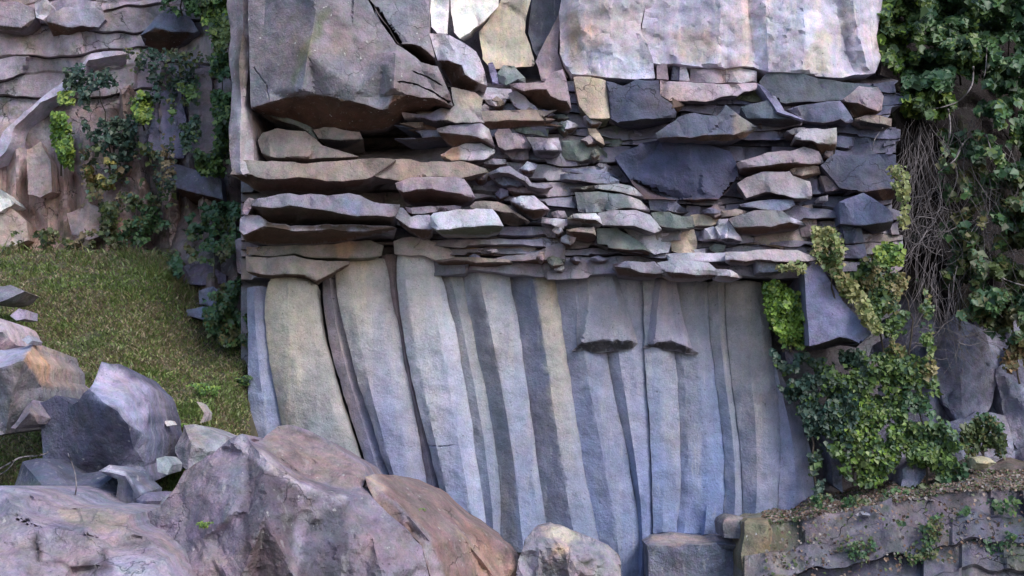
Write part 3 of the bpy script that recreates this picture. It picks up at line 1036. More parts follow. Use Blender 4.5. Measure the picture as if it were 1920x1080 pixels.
# --- dark recess, left
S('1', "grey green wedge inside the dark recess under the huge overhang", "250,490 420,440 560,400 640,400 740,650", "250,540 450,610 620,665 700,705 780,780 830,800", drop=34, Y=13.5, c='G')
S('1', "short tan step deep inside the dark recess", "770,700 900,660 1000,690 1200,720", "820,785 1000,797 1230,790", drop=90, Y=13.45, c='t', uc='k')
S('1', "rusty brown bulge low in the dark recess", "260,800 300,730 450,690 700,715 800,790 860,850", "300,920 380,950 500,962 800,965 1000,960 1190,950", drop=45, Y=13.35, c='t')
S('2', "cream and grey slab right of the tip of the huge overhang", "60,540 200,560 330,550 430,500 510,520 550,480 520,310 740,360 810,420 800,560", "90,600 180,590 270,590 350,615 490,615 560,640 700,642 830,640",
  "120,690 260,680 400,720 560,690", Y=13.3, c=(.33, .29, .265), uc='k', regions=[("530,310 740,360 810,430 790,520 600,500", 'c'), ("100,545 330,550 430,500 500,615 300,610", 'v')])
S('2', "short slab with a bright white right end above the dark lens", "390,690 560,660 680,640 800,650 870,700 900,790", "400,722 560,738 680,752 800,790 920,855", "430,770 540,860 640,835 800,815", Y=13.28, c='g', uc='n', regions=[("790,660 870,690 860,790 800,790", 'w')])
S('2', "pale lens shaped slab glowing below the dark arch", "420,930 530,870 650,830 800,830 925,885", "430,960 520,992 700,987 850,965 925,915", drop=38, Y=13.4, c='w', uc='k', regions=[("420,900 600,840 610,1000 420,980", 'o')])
S('0', "long tan ledge above the wide dark slot on the left", "447,300 508,302 560,306 603,304 650,300 715,296 742,300", "5:10,82 5:200,80 5:330,122 5:500,122 5:650,105 5:760,115 5:900,147 5:1050,147 5:1180,132 5:1310,112",
  "5:60,120 5:230,230 5:400,235 5:560,235 5:700,245 5:900,245 5:1200,190", Y=13.15, c='t', uc='n', body=.9)
S('5', "mossy tan ledge continuing right from the long tan ledge", "1180,-20 1571,-60 6:300,-30 6:600,-40 6:840,30", "1180,125 1320,98 1480,120 1571,142 6:100,128 6:350,102 6:600,122 6:860,62", drop=12, Y=13.3, c='t')
S('6', "wide pinkish slab with a brown arched underside", "0,165 150,112 360,102 520,105 640,122 700,200 745,290", "20,215 80,243 200,216 350,217 500,250 620,262 745,298", "90,330 200,350 330,345 500,365 650,365", Y=13.2, c='p', uc='n')
S('5', "small pink nose at the left edge above the pale nose", "140,340 180,300 225,310 235,330", "112,450 165,458 205,385", drop=10, Y=13.1, c='p', nf=1)
S('5', "long grey slab over the deepest brown overhang on the left", "205,320 350,290 560,258 700,268 900,275 1100,255 1250,300 1400,345 1571,360", "195,368 300,382 400,390 560,368 750,400 950,420 1080,450 1170,470 1290,465 1525,466",
  "215,450 290,530 560,545 900,535 1200,555 1500,545", Y=12.98, c='g', body=.9, nf=8, regions=[("1040,290 1180,300 1240,380 1190,470 1100,430", 'b')])
S('5', "thick slab with a pale blunt nose at the left edge over the tan course", "105,495 140,462 280,462 345,520 560,560 900,545 1500,560", "88,595 130,635 240,592 320,556 560,600 900,595 1300,600 1540,575", "150,700 400,735 650,728 950,715 1200,665 1500,620", Y=13.15, c=(.36, .33, .36), uc='n', body=.8,
  regions=[("345,505 1560,545 1560,590 320,600", 'u')])
S('5', "ochre stained upper course above the left columns", "155,745 400,735 650,722 950,728 1080,690 1300,690 1420,740", "160,820 380,832 600,815 700,838 900,850 1060,860 1300,850 1400,830", drop=24, Y=13.75, c='t', uc='m', regions=[("970,680 1150,700 1100,860 980,850", 'o')])
S('5', "tan lower course with a brown pocket under its left end", "150,835 380,848 600,832 700,860 950,885 1110,880", "155,975 250,992 400,1012 560,1000 700,1012 800,1062 950,985 1110,905", drop=34, Y=13.72, c=(.34, .29, .25), uc='n', regions=[("320,860 470,850 440,1000 300,1000", 't'), ("540,900 740,880 720,1010 560,1000", 'c')])
S('6', "lumpy pale cap on top of the widest pale column", "-10,700 60,668 150,660 300,680 450,730 560,790", "0,815 150,832 280,832 370,872 470,865 560,850", Y=13.78, c=(.45, .40, .37))
# --- hexagon and neighbours
S('6', "bright hexagonal slab jutting with a dark green underside", "328,470 360,440 500,420 600,402 750,400 900,402 960,470", "330,560 385,595 500,590 700,565 900,550 1003,560", "430,640 640,655 850,650 960,620", Y=13.05, c=(.50, .49, .52), uc='m', nf=2, facet=.02)
S('6', "tan slab sloping down right behind the bright hexagonal slab", "690,380 740,330 950,330 1030,370 1120,440 1245,515", "720,405 900,405 1000,430 1090,440 1150,480 1240,522", "930,420 990,520 1130,560 1220,528", Y=13.35, c='t', uc='u')
S('6', "thin dark rimmed slab above the left corner of the hexagonal slab", "95,385 300,380 560,368 620,378", "115,430 160,445 330,435 600,405", drop=8, Y=13.3, c='g')
S('6', "squat bluish slab touching the left corner of the hexagonal slab", "0,380 80,385 150,470 320,452", "0,470 130,570 200,580 345,592", "60,560 170,625 260,680 330,660", Y=13.22, c=(.33, .32, .36), uc='n')
S('6', "angular slab with a black underside right of the tan sloping slab", "1055,310 1160,280 1290,280 1370,350 1425,405", "1060,322 1150,372 1280,412 1360,398 1425,415", "1080,360 1180,445 1280,500 1350,480 1400,440", Y=13.25, c='w', uc='n', nf=3)
S('6', "grey diamond shaped stone tucked under the arched ledge", "890,98 1000,85 1100,92 1205,150", "900,115 1000,186 1130,200 1205,182", drop=14, Y=13.5, c='b')
S('6', "narrow arched ledge above the grey diamond stone", "850,70 960,15 1060,5 1120,50 1220,110 1260,168 1440,178", "870,85 960,62 1050,72 1100,92 1200,142 1240,192 1380,216 1460,200", drop=18, Y=13.3, c='g', nf=2)
S('6', "small bright pointed stone over a black wedge near the small white slab", "1355,480 1480,488 1571,500", "1350,532 1450,547 1560,582", drop=28, Y=13.45, c='w', uc='k', nf=1)
S('6', "broad pinkish tan face above the thin black slots", "540,720 700,690 950,640 1200,605 1571,585 1571,650", "560,830 760,822 920,832 1050,832 1300,797 1480,820 1571,760", drop=10, Y=13.78, c=(.31, .25, .235), nf=8, regions=[("560,720 760,700 800,780 620,800", 'o')])
S('6', "grey slab above the long slot over the blue ribbed column", "920,855 1100,832 1300,800 1420,740 1571,700", "930,880 1130,882 1280,866 1450,876 1571,882", "1180,900 1300,925 1450,940 1560,935", Y=13.62, c='g', uc='n')
S('6', "thin slab lying over the top of the slim grey column", "560,845 750,842 900,862 1080,872", "380,882 560,872 750,897 960,892 1085,898", "400,915 600,945 850,955 1060,945", Y=13.6, c='t', uc='n')
# --- small blocks, centre
S('2', "squared grey block in the middle of the jumble", "855,565 900,525 980,530 1095,552", "885,668 930,680 1000,672 1070,662 1115,600", drop=8, Y=13.5, c='g', nf=1)
S('2', "five sided pinkish block below the squared grey block", "920,740 950,690 1050,690 1080,730 1190,752", "955,860 1020,892 1150,872 1258,862", drop=10, Y=13.42, c='p', nf=2)
S('2', "flat fronted block with a pale right corner and black shadow", "1212,765 1300,772 1400,778 1505,775", "1290,892 1400,893 1540,893", drop=45, Y=13.3, c='g', uc='k', nf=1, regions=[("1430,770 1550,775 1550,890 1450,890", 'w')])
S('2', "small pinkish block under the five sided block", "1005,920 1100,887 1232,882", "1085,975 1180,982 1235,970", drop=22, Y=13.55, c='p', nf=1)
S('2', "pale rounded block above the squared grey block", "828,425 895,370 1005,365 1035,420", "858,470 930,487 1005,472", drop=12, Y=13.62, c='w', nf=1)
S('2', "tiny pale stone left of the squared grey block", "790,505 830,465 872,500", "812,560 842,572 872,530", Y=13.66, c='w', nf=0)
S('2', "white triangular slab under the black hollow", "1045,370 1110,338 1200,400 1290,480 1352,560", "1105,480 1180,532 1280,590 1355,622", drop=10, Y=13.5, c=(.46, .45, .50), nf=2)
S('2', "pale slab over the large black hollow centre", "1058,285 1380,268 1440,180 1540,150 3:60,250 3:90,400", "1085,308 1200,346 1300,325 1400,330 1440,390 1520,430 3:60,440 3:100,512", "1190,390 1340,500 1480,535 3:40,545", Y=13.3, c='p', uc='n')
S('3', "greenish tan slab pointing left under the black hollow", "2:1375,580 2:1500,520 40,540 150,540 255,548", "2:1365,592 2:1480,612 40,640 190,690 285,682", "2:1400,640 2:1560,665 120,705", Y=13.4, c='t', uc='n')
S('3', "cream triangular tail left of the dark blue block", "255,690 330,688 400,785", "270,742 340,802 412,842", drop=12, Y=13.5, c='c', nf=0)
S('3', "thin grey course under the greenish tan slab", "2:1390,690 2:1500,672 0,662 150,695 235,742", "2:1420,760 0,782 150,792 262,793", drop=14, Y=13.5, c='b')
S('2', "long mossy course right of the squared grey block", "1060,680 1120,610 1250,640 1420,690", "1068,712 1200,742 1412,772", drop=12, Y=13.52, c='G')
S('2', "green tinted angular block under the yellow stained pillar", "945,185 1000,108 1100,115 1205,225", "960,270 1020,292 1130,232 1205,270", Y=13.75, c=(.22, .25, .23))
S('2', "narrow grey stone left of the green tinted block", "860,90 900,80 945,185", "880,180 900,260 960,285", Y=13.75, c='v', nf=1)
# --- course under the great pale wall
S('3', "small upright stone under the lip of the pale wall", "890,95 985,98", "895,235 1000,240", Y=13.6, c='p', nf=1, top=.06)
S('3', "shadowed upright stone left of the white streak", "1035,100 1105,95", "1025,240 1100,245", Y=13.66, c='b', nf=1, top=.06)
S('3', "brilliant white streaked stone under the great wall", "1105,110 1150,95 1185,190", "1100,245 1195,252", Y=13.62, c=(.75, .74, .76), nf=0, top=.06)
S('3', "wide grey pink course stone under a thin mossy slit", "1195,105 1270,125 1450,120 1525,105", "1200,255 1350,268 1440,275 1520,270", Y=13.62, c='p', nf=2, top=.06)
S('4', "bluish course stone below the twin white streaks", "0,110 130,125 290,160", "0,270 150,272 290,262", Y=13.62, c='w', nf=2, top=.06)
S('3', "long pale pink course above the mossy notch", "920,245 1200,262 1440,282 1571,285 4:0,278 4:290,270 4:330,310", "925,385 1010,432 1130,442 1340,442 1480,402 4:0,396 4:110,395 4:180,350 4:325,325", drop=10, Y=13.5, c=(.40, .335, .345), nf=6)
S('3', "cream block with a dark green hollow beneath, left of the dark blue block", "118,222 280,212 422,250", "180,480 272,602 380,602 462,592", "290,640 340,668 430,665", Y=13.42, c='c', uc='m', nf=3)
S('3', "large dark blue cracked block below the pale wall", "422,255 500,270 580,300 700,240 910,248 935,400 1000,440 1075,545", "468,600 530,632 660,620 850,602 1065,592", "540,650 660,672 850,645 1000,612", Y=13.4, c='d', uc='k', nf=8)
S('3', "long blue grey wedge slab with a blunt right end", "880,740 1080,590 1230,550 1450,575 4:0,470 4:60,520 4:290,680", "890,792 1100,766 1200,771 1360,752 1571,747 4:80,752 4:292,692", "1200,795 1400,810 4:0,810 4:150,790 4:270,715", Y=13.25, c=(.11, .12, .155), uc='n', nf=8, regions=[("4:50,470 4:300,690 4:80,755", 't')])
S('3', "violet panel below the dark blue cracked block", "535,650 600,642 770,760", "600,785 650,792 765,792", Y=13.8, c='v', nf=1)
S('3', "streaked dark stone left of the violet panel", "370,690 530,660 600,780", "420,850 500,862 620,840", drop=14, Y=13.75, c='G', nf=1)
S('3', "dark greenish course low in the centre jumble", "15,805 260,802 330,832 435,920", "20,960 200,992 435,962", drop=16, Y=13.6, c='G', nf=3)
# --- upper right dark band
S('4', "mossy triangular notch stone beneath the pale pink course", "105,395 220,345 330,340 405,420", "85,432 250,448 405,432", drop=12, Y=13.65, c='m', nf=2)
S('4', "grey blue slab above a black slot, right of the blunt wedge", "140,490 400,432 470,440 565,560", "205,597 400,600 560,597 725,622", "260,640 450,665 650,655", Y=13.4, c=(.12, .135, .155), uc='k')
S('4', "thin pale violet blade slanting down across the dark band", "300,275 345,300 460,400 545,530 735,612", "385,410 475,540 640,592 730,618", Y=13.35, c='v', nf=0, top=.08)
S('4', "dark teal band slab under the great pale wall", "305,262 380,172 520,182 740,190 850,228 1080,268 1300,290 1400,310", "330,320 400,420 560,462 780,442 940,432 1080,432 1240,452 1330,420", "560,490 700,480 920,446", Y=13.55, c=(.095, .11, .125), uc='k', nf=10)
S('4', "blue wedge slab tapering left under the teal band slab", "565,520 760,472 940,438 1060,432 1110,500 1172,610", "735,622 900,642 1060,602 1100,632 1165,632", drop=10, Y=13.48, c='B', nf=4, regions=[("1030,430 1090,440 1110,500 1080,500", 'v')])
S('4', "pinkish block over a brown triangular hollow near the ivy", "1080,425 1230,300 1410,310 1462,400", "1088,440 1220,452 1290,492 1400,532 1445,522", "1110,470 1180,585 1300,580 1420,552", Y=13.45, c='p', uc='n')
S('4', "small tan slab bridging the brown hollow near the ivy", "1190,602 1290,570 1380,567 1532,602", "1190,622 1300,627 1400,642 1530,672", drop=46, Y=13.5, c='t', uc='k', nf=1)
S('4', "pale wedge shaped block over a square black hole", "640,760 700,700 820,690 1025,682", "645,790 800,806 850,832 1025,832", "660,815 790,830 880,935 1010,930", Y=13.35, c=(.38, .36, .36), uc='n', nf=2)
S('4', "dark blue panel left of the hanging yellow twig", "1040,650 1160,682 1300,690 1571,682", "1025,920 1160,942 1400,922 1571,912", Y=13.75, c='d', nf=6)
S('4', "long pinkish tan slab above a ragged brown slot", "100,1010 350,925 600,900 720,862 860,905 905,1005", "130,1062 330,1036 560,1012 700,1012 880,1015", "8:200,75 8:350,65 8:580,50 4:800,1060", Y=13.4, c='p', uc='n')
S('8', "tan stub below the right end of the long pinkish tan slab", "600,40 740,-20 860,15 875,80", "620,82 700,97 862,77", drop=22, Y=13.5, c='t', uc='n', nf=1)
S('8', "large pinkish rounded slab in the right part of the bands", "110,170 200,110 330,62 590,52 620,92 780,150 795,200 800,280", "195,302 420,242 550,272 640,302 790,312", drop=10, Y=13.42, c=(.32, .28, .29), nf=5)
S('8', "thin bluish slab under the large pinkish rounded slab", "125,360 290,332 440,312 620,312 645,350", "150,382 330,402 500,422 580,402 645,362", drop=8, Y=13.45, c='b')
S('8', "dark topped slab over a long brown slot on the right", "30,490 210,430 330,412 520,422 600,480 745,552", "78,560 280,562 420,567 500,542 590,527 742,557", "130,625 300,640 560,595 720,562", Y=13.3, c=(.19, .185, .19), uc='n', regions=[("520,420 600,480 745,552 640,540", 'w')])
S('8', "tan recessed face with an arched slot under it", "150,650 560,612 640,560 800,562", "160,722 380,732 515,772 650,738 800,772", drop=14, Y=13.75, c=(.34, .29, .25), uc='n')
S('8', "pale shelf slab above the tops of the right columns", "0,800 190,795 380,775 660,780 860,850", "0,872 200,882 290,866 450,882 640,887 760,880 850,870", "30,900 200,915 280,890 470,905 600,935 640,900", Y=13.3, c=(.40, .37, .38), uc='n')
S('8', "hanging trapezoid block beneath the pale shelf slab", "285,870 450,885 575,962", "288,992 420,987 570,967", drop=16, Y=13.4, c=(.27, .27, .31), uc='k', nf=1)
S('8', "pale sloping slab left of the long brown slot on the right", "-60,500 40,492 135,655", "-60,672 80,678 155,702", drop=36, Y=13.4, c='w', uc='k', nf=1)
S('8', "thin tan slab left of the dark topped slab", "-40,420 100,396 195,425", "-40,480 100,468 195,442", drop=8, Y=13.5, c='t', nf=1)
S('8', "tiny white stone lodged in a black crack on the right", "862,295 942,274", "868,327 942,325", Y=13.45, c='w', nf=0)
S('8', "blue pointed slab over the black holes beside the ivy", "1045,340 1270,252 1400,330 1545,440", "1060,540 1250,552 1400,532 1545,515", "1270,580 1400,620 1520,590", Y=13.35, c=(.13, .14, .205), uc='k', nf=4)
S('8', "large dark blue block at the right edge of the bands", "880,0 960,-90 1571,-100", "1055,205 1180,242 1290,247 1575,212", "1300,270 1450,330 1560,310", Y=13.42, c='d', uc='n', nf=8)
S('8', "upper blue block stacked left of the ivy leaves", "1070,562 1255,555", "1105,722 1275,712", drop=6, Y=13.55, c='B', nf=1)
S('8', "lower blue block stacked left of the ivy leaves", "1110,735 1282,722", "1105,855 1305,855", Y=13.55, c=(.15, .16, .22), nf=1)
S('8', "grey triangular stone left of the large dark blue block", "875,100 985,95 1060,215", "930,242 1055,225", drop=6, Y=13.55, c='p', nf=1)
S('8', "pink upright stone beside the black zigzag crack", "655,400 800,355 835,480", "700,660 800,650 850,590", Y=13.7, c=(.33, .26, .24), nf=2)
# --- centre right
S('7', "upper thin slate left of the blue mass", "25,25 250,30 450,62 545,112", "30,66 180,76 300,130 500,102", drop=8, Y=13.6, c='b', nf=1)
S('7', "lower thin slate left of the blue mass", "0,85 270,78 450,95 545,140", "0,132 270,152 400,167 545,167", drop=10, Y=13.5, c='b', nf=1)
S('7', "thin long slate with a pale top edge above the smooth slab", "80,200 350,180 540,168 660,192 780,300", "80,217 350,217 560,247 640,267 772,303", drop=8, Y=13.45, c=(.25, .265, .26), nf=1, regions=[("640,190 700,195 780,300 680,270", 'w')])
S('7', "smooth green grey slab with a pale right facet in the centre", "140,250 350,237 560,262 640,282 745,322 825,400", "170,420 330,432 560,397 650,392 825,425", drop=8, Y=13.4, c=(.17, .19, .19), nf=3, facet=.03, regions=[("620,280 745,320 825,420 680,392", 'w')])  # right facet coloured pale as if catching the light
S('7', "long pale slab tapering to the lower right in the centre", "345,440 500,412 700,410 830,452 935,582", "388,552 560,552 680,557 780,592 870,622 932,595", drop=10, Y=13.32, c=(.36, .34, .36), nf=3)
S('7', "little white slab with a dark shadow under it", "65,490 120,450 330,440 372,482", "78,497 250,497 330,502 392,542", "95,515 200,540 330,552", Y=13.2, c=(.50, .49, .48), uc='u', nf=1)
S('7', "little tan block with a dark wedge under it, below the little white slab", "55,592 180,570 312,566", "58,602 180,612 300,627 332,652", "150,680 260,700 320,690", Y=13.25, c='t', uc='n', nf=1)
S('7', "dark pointed wedge above a brown slot in the centre", "335,585 520,562 640,640 770,730 862,822", "345,720 500,767 640,772 760,772 862,830", "600,815 750,850 840,845", Y=13.45, c='G', uc='n', nf=3)
S('7', "bluish white band lying over the dark pointed wedge", "560,562 700,600 880,640 1010,620", "690,680 800,762 870,822 1000,805 1020,720", Y=13.6, c='w', nf=3)
S('7', "big dark blue mass in the middle of the right bands", "3:500,960 3:750,820 3:1000,785 3:1300,815 3:1480,880 4:40,900 8:100,-20", "7:640,120 7:780,305 7:1050,322 7:1250,317 7:1450,312 7:1540,240 8:120,110", "7:1110,335 7:1180,372 7:1300,375 7:1430,345", Y=13.5, c=(.06, .066, .11), uc='n', nf=16, facet=.09)
S('7', "dark blue toe under the left of the big dark blue mass", "815,305 1050,318 1190,432", "830,412 1000,417 1180,437", drop=5, Y=13.5, c='B', nf=2)
S('7', "grey boat shaped slab below the dark blue toe", "838,440 1000,428 1120,470 1225,470 1245,560", "868,512 930,562 1060,582 1242,577", drop=12, Y=13.38, c='G', nf=3)
S('7', "lumpy cream stone in the right centre below the boat shaped slab", "1015,665 1070,600 1240,592 1265,700", "1030,785 1120,812 1220,802 1262,765", Y=13.65, c='c', nf=4)
S('7', "cream stone right of the boat shaped slab", "1205,455 1400,462 1500,492", "1240,562 1400,552 1470,532", Y=13.6, c='c', nf=1)
S('7', "white cornered block with a black gap on its left", "1328,580 1410,560 1445,600", "1330,682 1462,672", drop=8, Y=13.5, c='w', nf=0)
S('7', "pinkish white block hanging over a black hole", "1425,560 1500,530 8:0,520 8:20,560", "1480,677 8:0,670 8:30,672", drop=60, Y=13.4, c='w', uc='k', nf=1)
S('7', "left part of the low pale lip over the columns", "485,905 600,885 870,885 965,962", "500,927 650,952 740,987 960,992", "530,1010 700,1030 900,1030", Y=13.28, c='g', uc='n', nf=3)
S('7', "right part of the low pale lip over the columns", "890,895 1140,872 1370,890 1445,962", "965,975 1050,988 1200,1002 1445,1012", "1000,1030 1200,1050 1400,1040", Y=13.28, c=(.37, .36, .38), uc='n', nf=3)
S('7', "thin white splinter at the right end of the low pale lip", "1440,955 1571,962 8:155,1020", "1442,1012 1571,1022 8:150,1032", drop=16, Y=13.3, c='w', uc='n', nf=0)
S('7', "pale course behind the low pale lip", "980,822 1300,800 1571,812", "1000,882 1380,890 1571,872", "1390,905 1480,925 1560,925", Y=13.5, c='w', uc='k', nf=2)
S('0', "tilted smooth violet slab framed by ivy on the right", "1507,505 1530,490 1552,520 1580,565 1634,625", "1518,648 1555,638 1575,632 1600,638 1614,645 1632,628", "1530,656 1575,648 1605,652", Y=13.35, c=(.20, .205, .30), uc='k', nf=3, facet=.03, name="rock_slab")

# --- small broken pieces standing out of the joints
FL = "small angular stone fragment jutting from the joints of the banded cliff"
rf = random.Random(77)
for i in range(84):
    x = rf.uniform(880, 1130) if i % 2 else rf.uniform(1130, 1660)
    y = rf.uniform(185, 505)
    w, h = rf.uniform(14, 44), rf.uniform(7, 17)
    if 1140 < x < 1420 and 235 < y < 395 or 1440 < x < 1690 and 300 < y < 470:
        continue
    a, b, c_, d = (rf.uniform(-.18, .18) for _ in range(4))
    Tq = " ".join("%.1f,%.1f" % p for p in [(x - w * (.5 + a), y - h * rf.uniform(0, .4)), (x - w * .1, y - h * rf.uniform(.5, .9)), (x + w * (.4 + b), y - h * rf.uniform(.2, .7))])
    Bq = " ".join("%.1f,%.1f" % p for p in [(x - w * (.45 + c_), y + h * rf.uniform(.1, .5)), (x + w * d, y + h * rf.uniform(.4, .7)), (x + w * (.52 + a), y + h * rf.uniform(.1, .5))])
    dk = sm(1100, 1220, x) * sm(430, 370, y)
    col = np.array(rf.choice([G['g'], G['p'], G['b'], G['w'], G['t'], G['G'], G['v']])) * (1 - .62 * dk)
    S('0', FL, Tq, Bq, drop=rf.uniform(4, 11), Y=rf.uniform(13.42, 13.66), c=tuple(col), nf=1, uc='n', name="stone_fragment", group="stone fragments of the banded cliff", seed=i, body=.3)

# ---------------------------------------------------------------- left cliff stones
LG = "loose blocks of the left cliff"
def LS(*a, **k):
    k.setdefault('group', LG); k.setdefault('name', 'cliff_block'); k.setdefault('mat', M_MOSSY if k.pop('mossy', 0) else M_BLOCK); k.setdefault('body', .5)
    if k.get('Y', 16.8) > 16.1:
        k['Y'] = k.get('Y', 16.8) * .25 + 17.1 * .75
    slab(*a, **k)
LS('a', "pale rounded block over a brown hollow at the top left", "180,60 240,25 300,35 375,25 395,70", "175,85 250,100 310,95 370,100", "200,140 260,160 300,140", Y=16.5, c=(.30, .29, .33), uc='n')
LS('a', "dark bellied block under the hanging shrub at the top", "585,60 640,25 720,75 745,115", "528,132 580,102 640,120 725,122", "545,175 620,205 660,185", Y=16.3, c='b', uc='n')
LS('a', "pinkish leaning panel ending in a point beside the creepers", "705,330 735,260 790,250 800,400 825,470", "712,540 780,602 822,535", Y=16.4, c='p', drop=20, uc='n')
LS('a', "grey upright panel left of the pinkish leaning panel", "590,340 640,335 680,345 700,480", "550,560 580,592 690,592", Y=16.5, c='v', drop=10, uc='n')
LS('a', "bluish overhanging block with a dark red hollow under it", "590,598 720,635 830,670", "655,702 730,722 835,748", "700,770 790,790", Y=16.3, c='b', uc='n')
LS('a', "low broken block left at the very top corner", "-60,10 60,5 125,30", "-60,95 80,105 130,70", Y=16.6, c='p', drop=14)
LS('a', "pale round stone at the top left beside the pale rounded block", "130,10 170,-10 190,20", "135,65 160,75 185,55", Y=16.6, c='w')
LS('a', "long pale diagonal vein of quartz like rock", "-40,600 10,500 90,420 200,330 300,250 340,200 480,185", "-40,640 20,570 60,470 150,385 290,315 330,225 480,200", Y=16.75, c=(.50, .47, .54), name="pale_vein", nf=0, top=.05)
LS('a', "pinkish white upright rib low on the left cliff", "100,560 150,530 190,600", "105,730 150,740 195,720", Y=16.6, c=(.46, .37, .34), mossy=1)
LS('a', "sunlit patch shaped as a white block at the left edge above the grass", "-40,690 20,720 55,760", "-40,790 0,795 45,770", Y=16.2, c=(.72, .74, .70), nf=1)  # a patch of sunlight put in as a white block
LS('a', "cream crumbling face at the left edge above the grass", "-60,780 40,775 100,830", "-60,930 40,925 105,900", Y=16.5, c=(.44, .35, .29), nf=4)
LS('a', "stubby pink rib above the grass beside the crumbling face", "250,800 330,760 400,790", "270,880 330,900 400,870", Y=16.4, c=(.38, .29, .27), nf=4, mossy=1)
LS('a', "dark purple block at the foot of the left gully", "670,1000 760,985 850,1030", "690,1060 760,1070 850,1065", Y=15.4, c=(.12, .11, .15), drop=12, uc='k')
LS('h', "flat blue grey stone stepping out of the gully", "700,80 760,70 825,90", "700,105 760,118 830,112", Y=15.0, c='b', drop=10)
LS('h', "upper blue grey stone in the shaded gully", "745,10 800,-5 830,20", "745,60 790,70 830,60", Y=15.2, c='b', drop=8)
LS('a', "tan spur low in the gully left of the buttress", "905,790 940,760 980,770", "900,860 935,880 975,850", Y=15.6, c='t')
LS('a', "narrow tan rock strip beside the buttress corner", "880,900 930,880 965,900", "890,1020 930,1045 960,1010", Y=15.4, c='p')
# ribs of the lower left cliff
for i, (x, y0, y1, w, lab) in enumerate([
        
        (262, 340, 500, 28, "dark weathered rib left of the gully"), (318, 300, 470, 26, "rusty weathered rib right of the red hollow"), (365, 130, 300, 22, "tall grey weathered rib behind the edge creepers"),
        (300, 120, 290, 26, "violet weathered rib in the upper left cliff"), (232, 170, 320, 24, "creeper crossed weathered rib on the left cliff"), (385, 330, 480, 26, "brown weathered rib closest to the buttress")]):
    j = [random.uniform(-6, 6) for _ in range(6)]
    out = [(x - w * .4 + j[0], y0, .12), (x + w * .3 + j[1], y0 - 8, .12), (x + w * .6, (y0 + y1) / 2 + j[2], .25), (x + w * .5 + j[3], y1, .2), (x, y1 + 10, .1), (x - w * .5 + j[4], y1 - 5, .2), (x - w * .6, (y0 + y1) / 2, .25)]
    ch = [[(x + j[5] * .5, y0 + 8, 0), (x + j[5], (y0 + y1) / 2, -.08), (x - j[5] * .4, y1 - 8, -.03)]]
    me = relief_mesh(out, ch, Y=17.08, s=6, amp=.06, facet=.1, nf=4, back=.7, col=[(.36, .28, .24), (.44, .34, .30), (.33, .28, .28), (.29, .26, .28)][i % 4], seed=i, edge=2.6)
    link("rock_rib", me, M_MOSSY, lab, "rock rib", "ribs of the left cliff")

# ---------------------------------------------------------------- boulders
def boulder(label, out, chains=(), Y=9.0, c='v', regions=(), view='0', back=1.2, amp=.02, facet=.05, nf=6, s=6.5, mat=None, group=None, seed=1, angle=30, name="boulder", taper=.8, edge=1.0, grooves=()):
    def P(sx):
        pp = px(sx, view)
        ds = [float(t.split(',')[2]) for t in sx.split()]
        return [(x, y, d) for (x, y), d in zip(pp, ds)]
    me = relief_mesh(jag(P(out), 30, 3.0, .03, True), [P(q) for q in chains], Y=Y, s=s, amp=amp, facet=facet, nf=nf, back=back, col=G[c] if isinstance(c, str) else c, taper=taper,
                     regions=[(px(p, view), G[q] if isinstance(q, str) else q) for p, q in regions], seed=seed, angle=angle, edge=edge, grooves=[(px(g, view), d_) for g, d_ in grooves])
    return link(name, me, mat or M_BOULDER, label, name.replace('_', ' '), group)

FG = "boulders in the foreground"
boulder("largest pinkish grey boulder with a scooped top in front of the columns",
        "225,1110,-.5 232,1000,.15 240,985,.2 300,950,.2 332,905,.25 345,880,.3 400,850,.25 430,825,.3 455,815,.35 490,825,.7 520,800,1.0 540,797,1.1 580,805,1.15 620,830,1.1 680,872,.9 690,890,.75 680,912,.55 700,935,.4 740,975,.3 790,1024,.25 812,1110,.1",
        ["455,815,.35 480,842,.1 500,862,.0 560,905,-.05 620,930,.05 663,931,.3 680,912,.55", "500,862,.0 470,960,-.2 450,1100,-.45", "620,930,.05 560,1010,-.15 560,1100,-.4", "663,931,.3 700,1010,.0 720,1100,-.2", "474,826,.6 514,851,.5 568,891,.45 624,914,.45 652,919,.45", "520,800,1.0 560,845,.75 620,880,.6 660,890,.55"],
        Y=8.3, c=(.225, .198, .228), back=1.6, nf=22, group=FG, amp=.035, facet=.13, edge=1.5, angle=22,
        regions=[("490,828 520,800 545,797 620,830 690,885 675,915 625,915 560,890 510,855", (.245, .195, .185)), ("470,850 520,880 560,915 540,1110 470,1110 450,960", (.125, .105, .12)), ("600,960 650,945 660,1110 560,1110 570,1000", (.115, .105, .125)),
                 ("455,815 500,860 560,905 620,928 660,930 640,940 560,918 500,880 440,835", (.40, .36, .38))])  # last, pale strip paints a highlight along the ridge
boulder("rusty red sloping boulder right of the largest boulder",
        "684,893,.3 700,888,.5 740,890,.8 800,912,1.0 860,960,1.1 930,1010,1.1 985,1055,1.1 990,1110,1.0 812,1110,.0 790,1024,.05 740,975,.1 700,935,.15",
        ["684,893,.3 710,915,.2 760,960,.15 810,1020,.1 850,1110,.1", "740,890,.8 800,950,.55 870,1010,.6 940,1100,.7"], Y=8.55, c=(.215, .155, .14), back=1.0, nf=12, group=FG, facet=.10, angle=22,
        regions=[("684,893 700,890 725,915 700,930", (.42, .33, .28)), ("690,905 740,950 790,1010 812,1110 850,1110 800,1000 740,940 710,918", (.27, .24, .27)), ("850,990 985,1060 985,1110 900,1110", (.31, .215, .17))])
